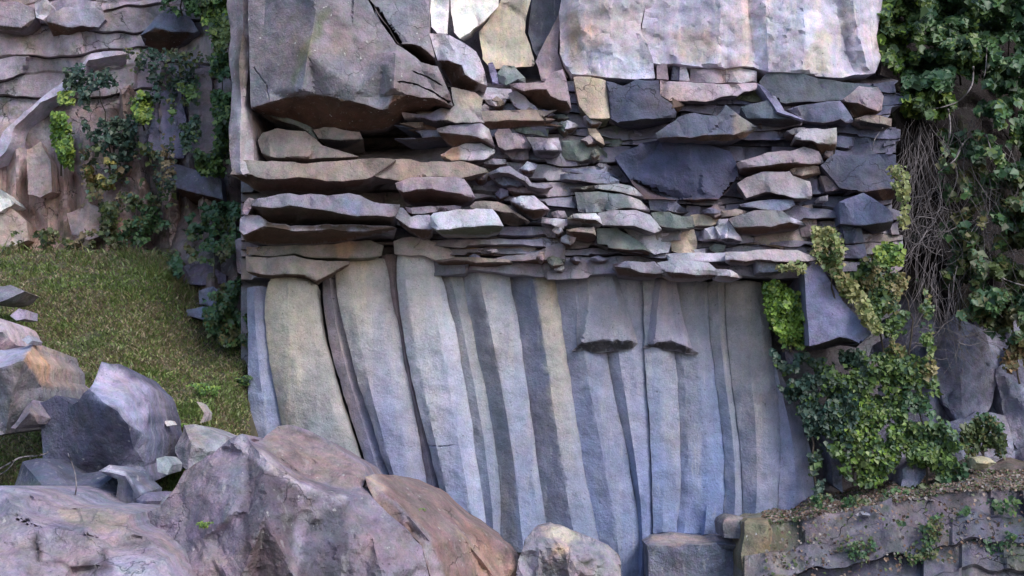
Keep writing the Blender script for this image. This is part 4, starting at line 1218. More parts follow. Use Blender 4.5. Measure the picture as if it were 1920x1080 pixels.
boulder("lumpy pale lilac boulder filling the lower left corner",
        "-90,1120,-.5 -90,925,.5 -20,912,.5 20,915,.5 60,930,.45 95,950,.5 150,952,.6 215,955,.65 245,965,.55 235,992,.35 275,1008,.3 300,1040,.15 335,1120,-.2",
        ["-90,985,.1 20,965,.1 80,990,.05 150,1000,.15 200,1010,.2 235,992,.35", "20,915,.5 30,960,.15 70,1000,-.05 75,1060,-.2", "150,952,.6 160,1000,.1 195,1030,.05 200,1060,-.1 290,1070,-.1", "70,1030,-.1 130,1060,-.1 200,1060,-.1"],
        Y=7.5, c=(.285, .26, .305), back=1.3, nf=22, facet=.13, angle=22, group=FG, amp=.03, edge=1.6,
        regions=[("105,952 215,955 245,966 235,990 180,998 120,975", (.30, .265, .24)), ("60,1030 64,1000 72,1002 76,1040 68,1060", (.10, .09, .10)), ("185,1060 200,1020 206,1025 200,1050 215,1062 180,1075 120,1062 60,1050 62,1044", (.13, .11, .13)), ("200,1015 270,1030 300,1060 300,1100 220,1080", (.37, .34, .39))])
boulder("slate blue boulder with a pale lilac facet turned up to the right",
        "380,275,.6 450,285,.75 510,330,.85 555,370,.9 562,450,.8 545,530,.55 560,560,.6 540,650,.5 550,740,.45 480,705,.35 440,690,.45 370,690,.5 280,705,.5 160,650,.5 150,430,.5 210,403,.45 270,438,.35 290,425,.25 335,380,.2",
        ["335,380,.2 390,430,.0 440,460,-.05 480,510,.0 530,540,.3", "480,510,.0 500,600,.25 450,670,.35", "390,430,.0 350,560,.22 280,700,.5", "290,425,.25 300,520,.3 160,640,.5"],
        view='h', Y=9.6, c=(.10, .105, .15), back=1.0, nf=4, facet=.02, group=FG, angle=34, amp=.012,
        regions=[("378,270 560,370 565,450 540,545 480,512 440,460 390,432 332,380", (.34, .325, .42)), ("530,540 562,555 552,745 450,672 500,600", (.24, .245, .32))])  # pale facets paint in the light from the upper right
boulder("low dark slate boulder under the slate blue boulder", "50,760,.3 85,650,.35 160,638,.4 280,700,.5 370,688,.5 440,700,.35 445,770,.2 440,830,.1 330,832,.0 210,828,-.02 140,780,.05",
        ["85,650,.35 150,730,.05 210,828,-.02", "160,638,.4 270,760,.05 330,832,.0", "440,700,.35 360,760,.06 330,832,.0"], view='h', Y=9.25, c=(.10, .11, .15), back=.8, nf=4, facet=.03, group=FG, regions=[("60,720 150,735 200,815 120,780", (.16, .18, .17))])
boulder("white edged broken shard beside the slate blue boulder", "370,685,.2 410,663,.25 470,685,.2 490,705,.15 545,765,.2 525,850,.15 495,840,.1 440,825,.1 435,790,.15 440,715,.1", ["410,690,.0 470,705,-.04 500,760,.0 490,840,.1", "370,685,.2 410,690,.0"],
        view='h', Y=9.15, c=(.13, .14, .18), back=.5, nf=1, facet=.01, group=FG, name="rock_shard",
        regions=[("365,685 410,660 475,685 488,712 430,706 400,690", (.50, .50, .55)), ("485,700 550,765 535,775 488,725", (.46, .48, .58)), ("440,715 478,712 470,770 495,835 435,825", (.28, .26, .26))])
boulder("small rounded lilac stone between the shard and the largest boulder", "510,790,.2 545,765,.25 590,770,.25 600,800,.15 560,845,.1 520,850,.15", ["510,790,.2 550,800,-.02 600,800,.15"], view='h', Y=9.0, c=(.22, .20, .26), back=.5, nf=1, group=FG)
boulder("low grey stones mass left of the largest boulder", "545,840,.3 600,790,.35 660,760,.45 690,770,.4 680,900,.1 600,960,.0 540,930,.05", ["600,790,.35 610,860,.05 680,900,.1"], view='h', Y=8.9, c=(.27, .25, .28), back=.7, nf=4, group=FG)
boulder("square cut boulder with an orange right face at the left edge",
        "-60,245,.6 0,235,.6 90,222,.8 132,205,.9 150,250,.95 192,290,1.0 185,340,.95 155,372,.6 128,422,.4 20,545,.25 -60,560,.2", ["-60,310,.1 0,300,.05 90,270,.0 155,372,.6", "90,270,.0 132,205,.9", "90,270,.0 40,420,.12 20,545,.25"],
        view='h', Y=9.9, c=(.20, .19, .20), back=1.0, nf=2, facet=.02, group=FG, angle=36, regions=[("-60,230 90,218 134,203 90,272 0,302 -60,312", (.34, .34, .42)), ("90,270 134,203 195,290 186,345 155,374", (.55, .36, .24))])
boulder("wedge of grey rock under the square cut boulder", "40,525,.1 125,420,.3 192,490,.35 150,512,.2 100,520,.15 60,528,.1", ["125,420,.3 110,470,.0 60,528,.1", "110,470,.0 192,490,.35"], view='h', Y=9.7, c=(.21, .19, .22), back=.6, nf=1, group=FG)
boulder("round pink boulder at the left edge on the grass", "-60,110,.3 0,113,.3 30,130,.3 52,172,.3 60,215,.25 0,240,.1 -60,245,.1", ["-60,160,.0 10,165,-.02 60,215,.25"], view='h', Y=10.6, c=(.44, .36, .36), back=.6, nf=3, group=FG)
boulder("small pale stone above the square cut boulder", "82,195,.1 108,178,.15 122,198,.1 104,212,.05", view='h', Y=10.4, c=(.36, .34, .38), back=.25, nf=1, name="stone", group="stones on the grassy slope")
boulder("lilac stone half sunk in the grass at the left", "38,105,.1 70,78,.15 102,85,.12 92,115,.05 60,122,.05", view='h', Y=11.6, c=(.34, .30, .36), back=.3, nf=2, name="stone", group="stones on the grassy slope")
boulder("dark flat rock at the left edge where grass begins", "-60,-10,.3 40,-12,.3 90,10,.2 20,45,.0 -60,60,.0", view='h', Y=13.2, c=(.20, .19, .21), back=.4, nf=2, name="stone", group="stones on the grassy slope")
boulder("pale greenish rock between the grass and the buttress foot", "655,600,.3 690,515,.4 760,515,.45 850,560,.4 845,610,.25 760,650,.1 700,685,.05 680,660,.1", ["690,515,.4 720,590,.0 700,685,.05", "720,590,.0 845,610,.25"], view='h', Y=10.4, c=(.30, .30, .31), back=.7, nf=5, group=FG)
boulder("white bone like stone standing in the grass", "735,425,.1 755,430,.1 785,470,.1 770,500,.0 750,505,.0 765,470,.05", view='h', Y=11.0, c=(.36, .34, .32), back=.12, nf=1, name="stone", group="stones on the grassy slope", s=4)
boulder("tiny white stone left of the bone like stone", "612,500,.05 640,498,.06 650,515,.04 625,522,.0", view='h', Y=10.8, c=(.46, .46, .46), back=.12, nf=0, name="stone", group="stones on the grassy slope", s=4)
boulder("grey stone in the weeds beside the low dark hollow", "585,640,.1 620,630,.15 645,665,.1 625,700,.05 590,690,.05", view='h', Y=9.8, c=(.30, .31, .31), back=.3, nf=1, name="stone", group="stones on the grassy slope")
boulder("small speckled boulder with a pale tan crest at the bottom centre",
        "968,1115,-.1 972,1050,.0 985,1012,.15 1000,990,.3 1030,982,.35 1080,1000,.4 1130,1013,.4 1160,1040,.4 1172,1115,.2", ["1000,990,.3 1010,1030,.0 1005,1110,-.15", "1010,1030,.0 1060,1030,.0 1130,1060,.1 1140,1110,.1", "1080,1000,.4 1060,1030,.0 1070,1110,-.12"],
        Y=9.4, c=(.26, .24, .255), back=.9, nf=14, facet=.12, group=FG, amp=.05, edge=2.6, angle=20, regions=[("1010,985 1060,988 1100,1010 1060,1015 1020,1000", (.50, .42, .32)), ("1040,1020 1070,1022 1060,1040 1035,1036", (.48, .38, .29)), ("1085,1052 1106,1050 1104,1060 1090,1062", (.03, .035, .02))])  # crest patches tinted pale tan
# ledge at the feet of the right columns
boulder("blue grey stepped block with a tan top at the foot of the columns", "1214,1115,.0 1213,1022,.0 1222,1004,.45 1262,1000,.5 1340,1004,.5 1400,1008,.45 1400,1115,.0", ["1213,1022,.0 1270,1024,-.02 1340,1018,-.02 1400,1024,.0"], Y=13.4, c=(.155, .17, .22), back=.5, nf=3, facet=.04,
        name="ledge_block", regions=[("1213,1018 1222,1000 1400,1004 1400,1020 1340,1018 1270,1024", (.34, .29, .27))], taper=.95)
boulder("small dark square block on the stepped ledge", "1358,1008,.0 1357,976,.05 1362,970,.15 1392,970,.15 1396,976,.05 1396,1010,.0", ["1357,976,.05 1396,976,.05"], Y=13.3, c=(.14, .145, .16), back=.4, nf=0, name="ledge_block", regions=[("1355,978 1360,968 1396,968 1396,977", (.28, .26, .25))], taper=.95)
boulder("yellow lichened block with white specks at the bank's left end", "1392,1115,-.1 1390,1040,.0 1396,980,.1 1402,972,.2 1438,972,.25 1452,1000,.2 1450,1060,.1 1446,1115,.0", ["1396,980,.1 1440,985,.0 1446,1115,.0"], Y=13.0, c=(.21, .18, .115), back=.5, nf=4, name="ledge_block", mat=M_BLOCK, taper=.95)
BANK = [(1622, 966, 13, 13.05, (.40, .39, .44), "pale stone lying on the middle of the rubble bank"), (1655, 948, 8, 13.25, (.34, .31, .32), "small pink stone behind the pale bank stone"),
        (1840, 915, 14, 13.35, (.36, .34, .41), "lilac stone on the right part of the bank top"), (1840, 868, 20, 13.6, (.46, .40, .24), "yellow stained stone below the right shrub"), (1745, 938, 10, 13.3, (.26, .25, .28), "grey stone among the litter right of the pale bank stone")]
for x, y, r, Y, c, lab in BANK:
    n = 8
    o = " ".join("%f,%f,%.2f" % (x + r * (1.25 if True else 1) * math.cos(6.283 * k / n) * random.uniform(.8, 1.2), y + r * .62 * math.sin(6.283 * k / n) * random.uniform(.8, 1.2), .10) for k in range(n))
    boulder(lab, o, ["%f,%f,-.04 %f,%f,-.05" % (x - r * .4, y - 1, x + r * .4, y + 1)], Y=Y, c=c, back=.25, nf=1, name="stone", group="stones of the rubble bank", s=4.5, facet=.03)
# small outcrops on the right slope
for o, ch, Y, lab in [("1742,640,.3 1790,590,.35 1845,620,.35 1875,700,.3 1850,780,.2 1800,800,.15 1768,760,.15 1752,700,.2", ["1792,610,.25 1800,690,.05 1805,785,.1"], 15.15, "bluish leaning outcrop under the dry vines"),
                      ("1868,690,.3 1930,655,.35 1995,690,.35 1995,850,.2 1930,870,.1 1885,800,.15", ["1925,670,.25 1920,760,.05 1935,855,.05"], 15.1, "violet outcrop at the right edge above the bank"),
                      ("1770,800,.2 1830,770,.3 1890,780,.3 1900,850,.1 1850,880,.05 1790,870,.1", ["1800,810,.12 1840,815,.08 1885,830,.12"], 14.95, "broad smooth outcrop behind the low shrub"),
                      ("1690,880,.1 1725,855,.2 1740,885,.1 1715,915,.0 1690,915,.0", [], 13.9, "small pale outcrop at the foot of the ivy"),
                      ("1548,800,.1 1560,795,.1 1582,880,.1 1580,925,.05 1562,910,.05", [], 14.15, "narrow violet rock strip showing through the ivy"),
                      ("1470,655,.1 1495,660,.1 1500,690,.1 1480,695,.1", [], 14.05, "small pale rock patch showing through the ivy")]:
    boulder(lab, o, ch, Y=Y, c=(.245, .25, .315), back=.6, nf=0, name="rock_outcrop", facet=.0, group="outcrops of the right slope", amp=.04, angle=50, edge=1.8)

# ---------------------------------------------------------------- plants
IVY = [(.10, .17, .045), (.06, .115, .045), (.14, .20, .05), (.045, .085, .05), (.08, .14, .06)]
DARKIVY = [(.045, .105, .05), (.065, .14, .07), (.035, .075, .035), (.085, .17, .06)]
BLUEIVY = [(.04, .085, .065), (.06, .11, .085), (.035, .06, .045), (.08, .12, .08)]
YEL = [(.30, .30, .12), (.24, .27, .10), (.18, .23, .08), (.27, .23, .11), (.11, .17, .06)]
BRIGHT = [(.20, .32, .05), (.14, .25, .05), (.10, .19, .06), (.26, .34, .07)]
OLIVE = [(.07, .10, .035), (.10, .13, .04), (.05, .07, .03), (.13, .12, .05)]

def scatter(poly, n, clump=2.0, thr=-.1, seed=0):
    xs = [p[0] for p in poly]; ys = [p[1] for p in poly]
    out = []
    tries = 0
    while len(out) < n and tries < 40:
        tries += 1
        X = rng.uniform(min(xs), max(xs), 4000); Yv = rng.uniform(min(ys), max(ys), 4000)
        k = inside(poly, X + rng.normal(0, 4, 4000), Yv + rng.normal(0, 4, 4000))
        for x, y in zip(X[k], Yv[k]):
            v = nz((x * .01, y * .01, seed), clump) + .5 * nz((x * .01, y * .01, seed + 3), clump * 3)
            if v > thr + rng.uniform(-.15, .15):
                out.append((x, y))
                if len(out) >= n:
                    break
    return np.array(out)

def plant(name, label, cat, polys, n, Yd, size, pal, stems=(), group=None, thr=-.15, clump=2.2, seed=0, relief=.17, up=.5, depth=None, flop=.6):
    """A climbing or bushy plant: rooted empty, woody stems, and foliage of single leaves spread through a thickness."""
    polys = [px(p) if isinstance(p, str) else p for p in polys]
    area = [sum(a[0] * b[1] - b[0] * a[1] for a, b in zip(p, p[1:] + p[:1])) for p in polys]
    tot = sum(abs(a) for a in area)
    XY = np.concatenate([scatter(p, max(20, int(1.7 * n * abs(a) / tot)), clump, thr, seed) for p, a in zip(polys, area)])
    Y = np.array([(depth(x, y) if depth else Yd) - relief * max(0, .5 + nz((x * .01, y * .01, seed + 8), clump * 1.3) + .4 * nz((x * .01, y * .01, seed), 6)) for x, y in XY]) + rng.uniform(-.09, .14, len(XY))
    P = at_np(XY[:, 0], XY[:, 1], Y)
    pal = np.array(pal)
    hue = np.array([nz((x * .01, y * .01, seed + 21), 2.4) for x, y in XY])
    idx = np.clip(((hue + .5 + rng.normal(0, .28, len(XY))) * len(pal)).astype(int), 0, len(pal) - 1)
    C = pal[idx] * rng.uniform(.7, 1.3, (len(XY), 1))
    sz = np.clip(rng.lognormal(-.1, .32, len(XY)), .4, 1.8) * size
    cx, cy, by = float(np.median(P[:, 0])), float(np.median(P[:, 1])), float(P[:, 2].min())
    root = empty(name, (cx, cy, by), label, cat, group)
    P = P - np.array([cx, cy, by])
    fo = link("foliage", leaf_mesh(P, sz, C, up, flop), M_LEAF, parent=root)
    st = []
    for s in stems:
        q = px(s) if isinstance(s, str) else s
        pts = []
        for (a, b) in zip(q[:-1], q[1:]):
            for t in np.linspace(0, 1, 5)[:-1]:
                x, y = a[0] + (b[0] - a[0]) * t + random.uniform(-3, 3), a[1] + (b[1] - a[1]) * t
                pts.append(Vector(at(x, y, (depth(x, y) if depth else Yd) + random.uniform(-.02, .03))) - root.location)
        if len(pts) > 1:
            st.append((pts, .016, .007))
    if st:
        link("stem", tubes(st), M_BARK, parent=root)
    return root

CL = "ivy climbing the cliff"
plant("ivy", "bright green ivy patch at the top of the ivy beside the right columns", "ivy", ["1430,535 1455,525 1500,560 1520,600 1518,640 1500,655 1470,640 1445,600"], 1700, 13.82, .052, BRIGHT, ["1470,660 1465,600 1445,545", "1480,660 1500,590"], CL, thr=-.5, seed=1)
plant("ivy", "yellow variegated ivy hanging beside the blue stacked blocks", "ivy", ["1522,430 1560,425 1580,470 1575,510 1612,545 1655,622 1640,628 1590,560 1560,512 1530,490"], 800, 13.42, .062, YEL, ["1600,640 1560,540 1545,440"], CL, thr=-.3, seed=2)
plant("ivy", "large green ivy mass right of the tilted violet slab", "ivy", ["1585,500 1640,480 1690,520 1740,545 1745,640 1755,700 1690,720 1630,700 1650,640 1612,560"], 2900, 13.85, .056, IVY + YEL[2:4], ["1660,720 1650,620 1640,500", "1700,720 1710,600 1690,530"], CL, thr=-.28, seed=3, relief=.15)
plant("ivy", "leafy ivy sprig in the black hole above the violet slab", "ivy", ["1640,470 1665,455 1690,470 1695,500 1655,500"], 240, 13.4, .06, BRIGHT, ["1660,505 1665,465"], CL, thr=-.5, seed=4)
plant("ivy", "dark bluish ivy curtain below the tilted violet slab", "ivy", ["1445,650 1475,700 1500,665 1560,660 1620,660 1640,720 1600,800 1590,900 1550,830 1530,800 1540,920 1528,930 1510,790 1460,720"], 2100, 13.86, .06, BLUEIVY + IVY[:1], ["1530,930 1520,800 1480,690", "1600,910 1590,780 1570,670"], CL, thr=-.14, seed=5)
plant("ivy", "yellow green ivy belly in the lower middle of the ivy", "ivy", ["1560,720 1610,690 1680,710 1700,780 1690,860 1640,915 1605,905 1590,820"], 2200, 13.86, .054, IVY + BRIGHT[:2] + YEL[2:3], ["1620,920 1630,820 1620,720"], CL, thr=-.32, seed=6, relief=.14)
plant("ivy", "lower right ivy reaching down to the rubble bank", "ivy", ["1690,690 1750,700 1760,780 1800,830 1815,890 1740,910 1700,860 1695,780"], 1500, 13.9, .06, IVY + DARKIVY[:2], ["1740,915 1730,800 1715,710", "1790,900 1760,800"], CL, thr=-.15, seed=7)
plant("ivy", "yellow leafed twig hanging at the right edge of the bands", "ivy", ["1665,312 1690,310 1705,345 1700,430 1690,430 1692,380 1680,345"], 150, 13.1, .055, YEL[:3], ["1668,315 1690,350 1697,430"], CL, thr=-.6, seed=8, relief=.1)
plant("ivy", "few ivy leaves in the notch left of the violet slab", "ivy", ["1455,505 1480,490 1510,500 1500,515"], 40, 13.25, .055, YEL, [], CL, thr=-.6, seed=9, relief=.1)
# the great bush upper right: dark with gaps
BU = "ivy bushes on the upper right slope"
def bush_depth(x, y):
    return 14.7 + .3 * nz((x * .01, y * .01, 3), 1.1) + .0006 * (x - 1800)
def bush(label, polys, n, pal, stems, seed, **k):
    plant("ivy_bush", label, "ivy bush", polys, n, 14.6, .092, pal, stems, BU, seed=seed, relief=.8, depth=bush_depth, **k)
bush("bright ivy bush along the right edge of the great pale wall", ["1650,-40 1700,-60 1730,20 1720,110 1690,140 1655,110"], 1500, IVY + BRIGHT[:2], ["1690,160 1690,60 1680,-40"], 11, thr=-.35)
bush("ivy bush at the top middle of the right slope", ["1720,-60 1830,-60 1830,60 1850,130 1800,130 1740,70"], 1900, IVY + DARKIVY, ["1790,140 1780,30 1770,-50", "1810,100 1750,30"], 12, thr=-.5)
bush("dense dark ivy bush in the top right corner", ["1830,-60 1990,-60 1990,210 1900,190 1840,110"], 2400, DARKIVY + IVY[:2], ["1900,220 1890,80 1900,-50"], 13, thr=-.3)
bush("ivy bush bulging left beside the dark band slabs", ["1690,180 1760,165 1790,190 1770,220 1720,218 1690,210"], 800, BRIGHT + IVY, ["1760,230 1740,190 1700,195"], 14, thr=-.6)
bush("low ivy bush filling the gap under the bright ivy bush", ["1690,120 1740,95 1790,120 1780,170 1700,175"], 700, DARKIVY, ["1750,180 1740,110"], 22, thr=-.5)
bush("ivy bush hanging in the middle of the right slope", ["1745,100 1860,100 1880,180 1840,150 1790,130"], 900, DARKIVY + IVY, ["1800,160 1800,110"], 15, thr=-.4)
bush("ivy bush right of the bare vines", ["1830,200 1900,190 1990,210 1990,330 1890,330 1850,270"], 1500, DARKIVY + IVY[:3], ["1900,340 1890,260 1860,210", "1940,340 1950,230"], 16, thr=-.2)
bush("shrub at the right edge below the bare vines", ["1840,330 1990,320 1990,450 1900,440 1850,400"], 1100, OLIVE + DARKIVY, ["1930,460 1920,380 1880,340"], 17, thr=-.15)
bush("olive shrub halfway down the right edge", ["1790,440 1990,440 1990,540 1880,560 1800,520"], 1300, OLIVE + IVY[:2], ["1900,560 1880,500 1830,450"], 18, thr=-.1)
bush("lowest dark shrub of the right slope", ["1820,550 1990,540 1990,640 1900,650 1830,600"], 1300, DARKIVY + OLIVE, ["1900,660 1900,590 1860,550"], 19, thr=-.25)
bush("straggling green shoots among the loose arching bare vines", ["1760,240 1840,250 1850,420 1800,440 1765,340"], 420, DARKIVY + OLIVE, ["1800,450 1790,340 1800,260"], 20, thr=-.02)
bush("olive shoots low between the bare vines and the edge shrubs", ["1760,420 1830,430 1850,560 1800,600 1770,520"], 420, OLIVE + DARKIVY, ["1800,620 1800,520 1790,440"], 21, thr=-.05)
plant("shrub", "green undergrowth in the lower right corner on the bank", "shrub", ["1790,960 1990,920 1990,1080 1880,1080 1820,1040"], 700, 12.95, .05, DARKIVY + IVY[:2], ["1920,1080 1915,960"], None, thr=.0, seed=25)
plant("shrub", "small weeds along the foot of the ivy on the bank", "shrub", ["1520,930 1640,925 1760,905 1760,930 1640,950 1530,960"], 320, 13.5, .045, OLIVE + DARKIVY, [], None, thr=.0, seed=26)
plant("shrub", "green weeds on the middle of the bank face", "shrub", ["1560,985 1760,960 1800,1030 1700,1060 1580,1050"], 420, 12.85, .04, DARKIVY + OLIVE, [], None, thr=.1, seed=27)
plant("shrub", "low tangled shrub on the right slope above the yellow stone", "shrub", ["1800,790 1850,775 1880,800 1885,850 1830,860 1805,840"], 700, 14.1, .055, OLIVE + DARKIVY[:2], ["1840,870 1845,800", "1850,870 1820,800"], None, thr=-.2, seed=23)
plant("shrub", "rusty leafed shrub at the right edge above the violet outcrop", "shrub", ["1850,650 1940,640 1990,660 1990,720 1900,700"], 420, 14.4, .06, [(.25, .16, .08), (.14, .13, .06), (.20, .12, .07)], ["1910,720 1900,660"], None, thr=.0, seed=24)

# dry hanging vines
VG = "bare vines hanging on the right slope"
def vines(label, x0, x1, y0, y1, n, Y, seed, sway=30):
    rd = random.Random(seed)
    b = at((x0 + x1) / 2, y1, Y)
    root = empty("bare_vine", b, label, "vine", VG)
    paths = []
    for i in range(n):
        x, y = rd.uniform(x0, x1), y0 + rd.uniform(-30, 60)
        ye = y1 + rd.uniform(-110, 30)
        pts = []
        vx = rd.uniform(-.5, .6)
        Yq = Y + rd.uniform(-.25, .25)
        while y < ye:
            pts.append(Vector(at(x, y, Yq)) - Vector(b))
            st = rd.uniform(14, 26)
            y += st
            vx += rd.uniform(-.55, .55); vx *= .9
            x += vx * st * sway / 40
            Yq += rd.uniform(-.05, .05)
        if len(pts) > 2:
            paths.append((pts, rd.uniform(.002, .005), .0015))
        if rd.random() < .5 and len(pts) > 4:
            q = [pts[len(pts) // 2] + Vector((rd.uniform(-.02, .02), 0, 0))]
            dx = rd.choice((-1, 1)) * rd.uniform(.04, .12)
            for k in range(rd.randint(3, 6)):
                q.append(q[-1] + Vector((dx + rd.uniform(-.05, .05), rd.uniform(-.06, .03), rd.uniform(-.14, .06))))
            paths.append((q, .006, .003))
    link("stem", tubes(paths, 4), M_TWIG, parent=root)
vines("dense curtain of bare grey vines just right of the dark blue blocks", 1690, 1760, 240, 640, 60, 14.3, 5, 34)
vines("loose arching bare vines in the middle of the right slope", 1740, 1850, 230, 560, 42, 14.35, 6, 60)
vines("tangle of bare brown vines near the right edge", 1830, 1930, 300, 640, 40, 14.4, 7, 55)
vines("short bare twigs trailing down onto the bluish outcrop", 1730, 1800, 520, 720, 40, 14.3, 8, 30)
def arc(label, pts, Y, r=.012, group=VG, name="vine_stem", cat="vine"):
    q = px(pts)
    P = []
    for i in range(len(q) - 1):
        p0, p1, p2, p3 = q[max(i - 1, 0)], q[i], q[i + 1], q[min(i + 2, len(q) - 1)]
        for t in np.linspace(0, 1, 6)[:-1]:
            f = lambda k: .5 * (2 * p1[k] + (p2[k] - p0[k]) * t + (2 * p0[k] - 5 * p1[k] + 4 * p2[k] - p3[k]) * t * t + (3 * p1[k] - p0[k] - 3 * p2[k] + p3[k]) * t ** 3)
            P.append(at(f(0), f(1), Y + .08 * math.sin(len(P) * .7)))
    P.append(at(*q[-1], Y))
    link(name, tubes([(P, r, r * .5)], 6), M_TWIG, label, cat, group)
arc("long curved vine stem arching below the bulging ivy bush", "1825,125 1822,160 1800,188 1770,200 1745,205", 13.9)
arc("curved vine stem bending left at the middle of the slope", "1778,205 1782,240 1775,275 1760,300", 13.9)
arc("curved vine stem sweeping down to the right of the gap", "1850,255 1860,290 1862,315", 13.9)
arc("slanting vine stem crossing the dark gap", "1805,270 1790,300 1770,315 1755,330", 13.9)
arc("thin straight vine stem hanging from the dense bush", "1850,90 1848,130 1842,155", 13.9, .008)
arc("pale bare twig leaning over the bottom of the lowest shrub", "1880,522 1900,530 1930,538", 13.9)
arc("thin twig arching before the dark blue panel", "1655,240 1640,262 1636,285", 13.3, .006)
arc("horizontal dead twig across the low dark slate boulder", "h:-20,690 h:40,655 h:80,635 h:150,628 h:180,615", 8.6, .008, "dead twigs by the slate boulders", "dead_twig", "twig")
arc("forked dead twig standing before the low dark slate boulder", "h:265,830 h:285,760 h:280,690 h:255,620", 8.6, .007, "dead twigs by the slate boulders", "dead_twig", "twig")
arc("short dead twig pointing up at the left edge", "h:-10,705 h:30,680 h:60,640", 8.6, .006, "dead twigs by the slate boulders", "dead_twig", "twig")

# creepers of the left cliff
LC = "creepers on the left cliff"
def ld(x, y):
    return left_depth(x, y) - .55
def creeper(label, polys, n, pal, seed, thr=-.2, size=.07, stems=()):
    plant("creeper", label, "creeper", polys, n, 16.6, size, pal, stems, LC, seed=seed, thr=thr, depth=ld, relief=.35)
creeper("bright green creeper strip on the left cliff", ["95,215 120,210 138,280 135,318 112,300 98,260"], 420, BRIGHT, 31, -.5, stems=["115,330 112,220"])
creeper("dusky blue green creeper spreading in the middle of the left cliff", ["145,150 200,125 235,180 260,240 235,330 200,290 160,250 150,190"], 600, BLUEIVY, 32, .02, stems=["210,340 200,230 180,150"])
creeper("small green creeper tuft left of the dusky creeper", ["110,175 135,172 138,195 112,195"], 110, BRIGHT, 33, -.5)
creeper("green creeper dangling right of the dusky creeper", ["245,180 285,170 300,215 270,240 250,220"], 300, IVY + BRIGHT, 34, -.15, stems=["270,245 268,180"])
creeper("yellow green creeper climbing the top of the buttress edge", ["378,0 425,-40 432,60 415,110 395,60 378,40"], 900, BRIGHT + IVY + YEL[2:3], 35, -.4, stems=["415,130 408,0"])
creeper("dark creeper running down the buttress edge", ["400,110 430,100 434,210 425,320 395,325 408,250 395,170"], 900, IVY + DARKIVY, 36, -.3, stems=["415,330 420,200 415,110"])
creeper("shrub hanging over the dark bellied block at the top", ["300,-40 375,-50 370,30 340,22 305,15"], 650, DARKIVY, 37, -.3, stems=["340,30 340,-40"])
creeper("rust and yellow creeper above the grassy slope", ["160,320 210,300 215,350 180,355"], 240, [(.30, .26, .07), (.13, .17, .05), (.20, .14, .05)], 38, -.3)
creeper("sparse creeper beside the pinkish leaning panel", ["320,150 365,120 375,250 345,300 325,230"], 330, IVY + BLUEIVY, 39, .05)
creeper("green weeds under the overhanging block with the red hollow", ["360,280 420,290 430,330 380,330"], 260, IVY, 40, -.2)
creeper("tangled creeper filling the upper gully", ["200,370 300,360 330,440 300,480 230,460"], 380, OLIVE + DARKIVY, 41, .08, stems=["260,490 250,370"])
creeper("dark brambles in the lower gully beside the buttress", ["330,400 450,370 458,470 400,500 340,470"], 1000, DARKIVY + OLIVE, 42, -.1, stems=["400,520 400,380"])
creeper("dark weeds filling the foot of the gully above the grass", ["250,470 340,480 340,520 300,570 262,530"], 700, DARKIVY + OLIVE, 45, -.2)
creeper("dark weeds against the lower corner of the buttress", ["380,560 466,520 470,640 430,650 390,620"], 800, DARKIVY + OLIVE, 46, -.2)
creeper("trailing creeper on the upper left cliff face", ["120,130 160,120 150,170 120,165"], 120, BLUEIVY, 43, -.1)
creeper("wispy weeds scattered over the middle of the left cliff", ["150,280 330,250 330,390 160,380"], 420, OLIVE + BLUEIVY + [(.22, .17, .10)], 47, .12)
creeper("small tufts along the upper ledges of the left cliff", ["230,90 400,100 390,200 260,190"], 260, BLUEIVY + OLIVE, 48, .15)
creeper("mixed weeds along the top edge of the grassy slope", ["0,440 120,430 240,440 250,475 120,465 0,475"], 300, OLIVE + [(.20, .15, .09)], 49, .0)
creeper("thin green creeper between two weathered ribs", ["185,380 215,380 225,450 195,450"], 200, OLIVE, 44, -.2)

# weeds and ferns near the boulders
def slope_at(x, y):
    """The place on the ground seen at a photograph position."""
    lo, hi = 6.0, 19.0
    for _ in range(40):
        m = (lo + hi) / 2
        p = at(x, y, m)
        if p[2] > ground_z(p[0], m):
            lo = m
        else:
            hi = m
    return at(x, y, hi)
def weed(label, x, y, n, h, pal, seed, Y=None, name="fern", cat="fern"):
    rd = random.Random(seed)
    b = at(x, y, Y) if Y else slope_at(x, y)
    root = empty(name, b, label, cat, "ferns and weeds")
    P, S, C = [], [], []
    paths = []
    for i in range(n):
        a = rd.uniform(0, 6.283)
        d = Vector((math.cos(a), math.sin(a), 0))
        L = h * rd.uniform(.6, 1.1)
        pts = []
        for k in range(9):
            t = k / 8
            p = d * (L * .75 * t) + Vector((0, 0, L * (t * 1.1 - .75 * t * t)))
            pts.append(p)
            if k > 0:
                sd = d.cross(Vector((0, 0, 1)))
                for s in (-1, 1):
                    for q in range(2):
                        P.append(p + sd * s * h * .14 * (1.1 - t) * (1 + q) + Vector((0, 0, rd.uniform(-.01, .01))))
                        S.append(h * .20 * (1.15 - t * .6)); C.append(np.array(rd.choice(pal)) * rd.uniform(.7, 1.3))
        paths.append((pts, .005, .002))
    link("foliage", leaf_mesh(np.array([tuple(p) for p in P]), np.array(S), np.array(C), 1.0, .4, .5), M_LEAF, parent=root)
    link("stem", tubes(paths, 4), M_BARK, parent=root)
weed("fern in the hollow between the grass and the largest boulder", 325, 885, 9, .38, BRIGHT, 1)
weed("small weed beside the pale greenish rock", 290, 900, 8, .30, IVY, 2)
weed("yellow weed on the grass above the pale greenish rock", 320, 815, 8, .26, BRIGHT + YEL[2:3], 3)
weed("tall weed beside the white bone like stone", 390, 745, 7, .34, BRIGHT, 4)
weed("weed on the edge of the grass near the buttress", 452, 725, 6, .30, IVY, 5)
weed("tiny star shaped weed on the rusty sloping boulder", 783, 964, 6, .10, BRIGHT, 6, Y=9.0)
weed("small dark weed in the crack of the largest boulder", 382, 990, 6, .10, BRIGHT, 7, Y=8.12)
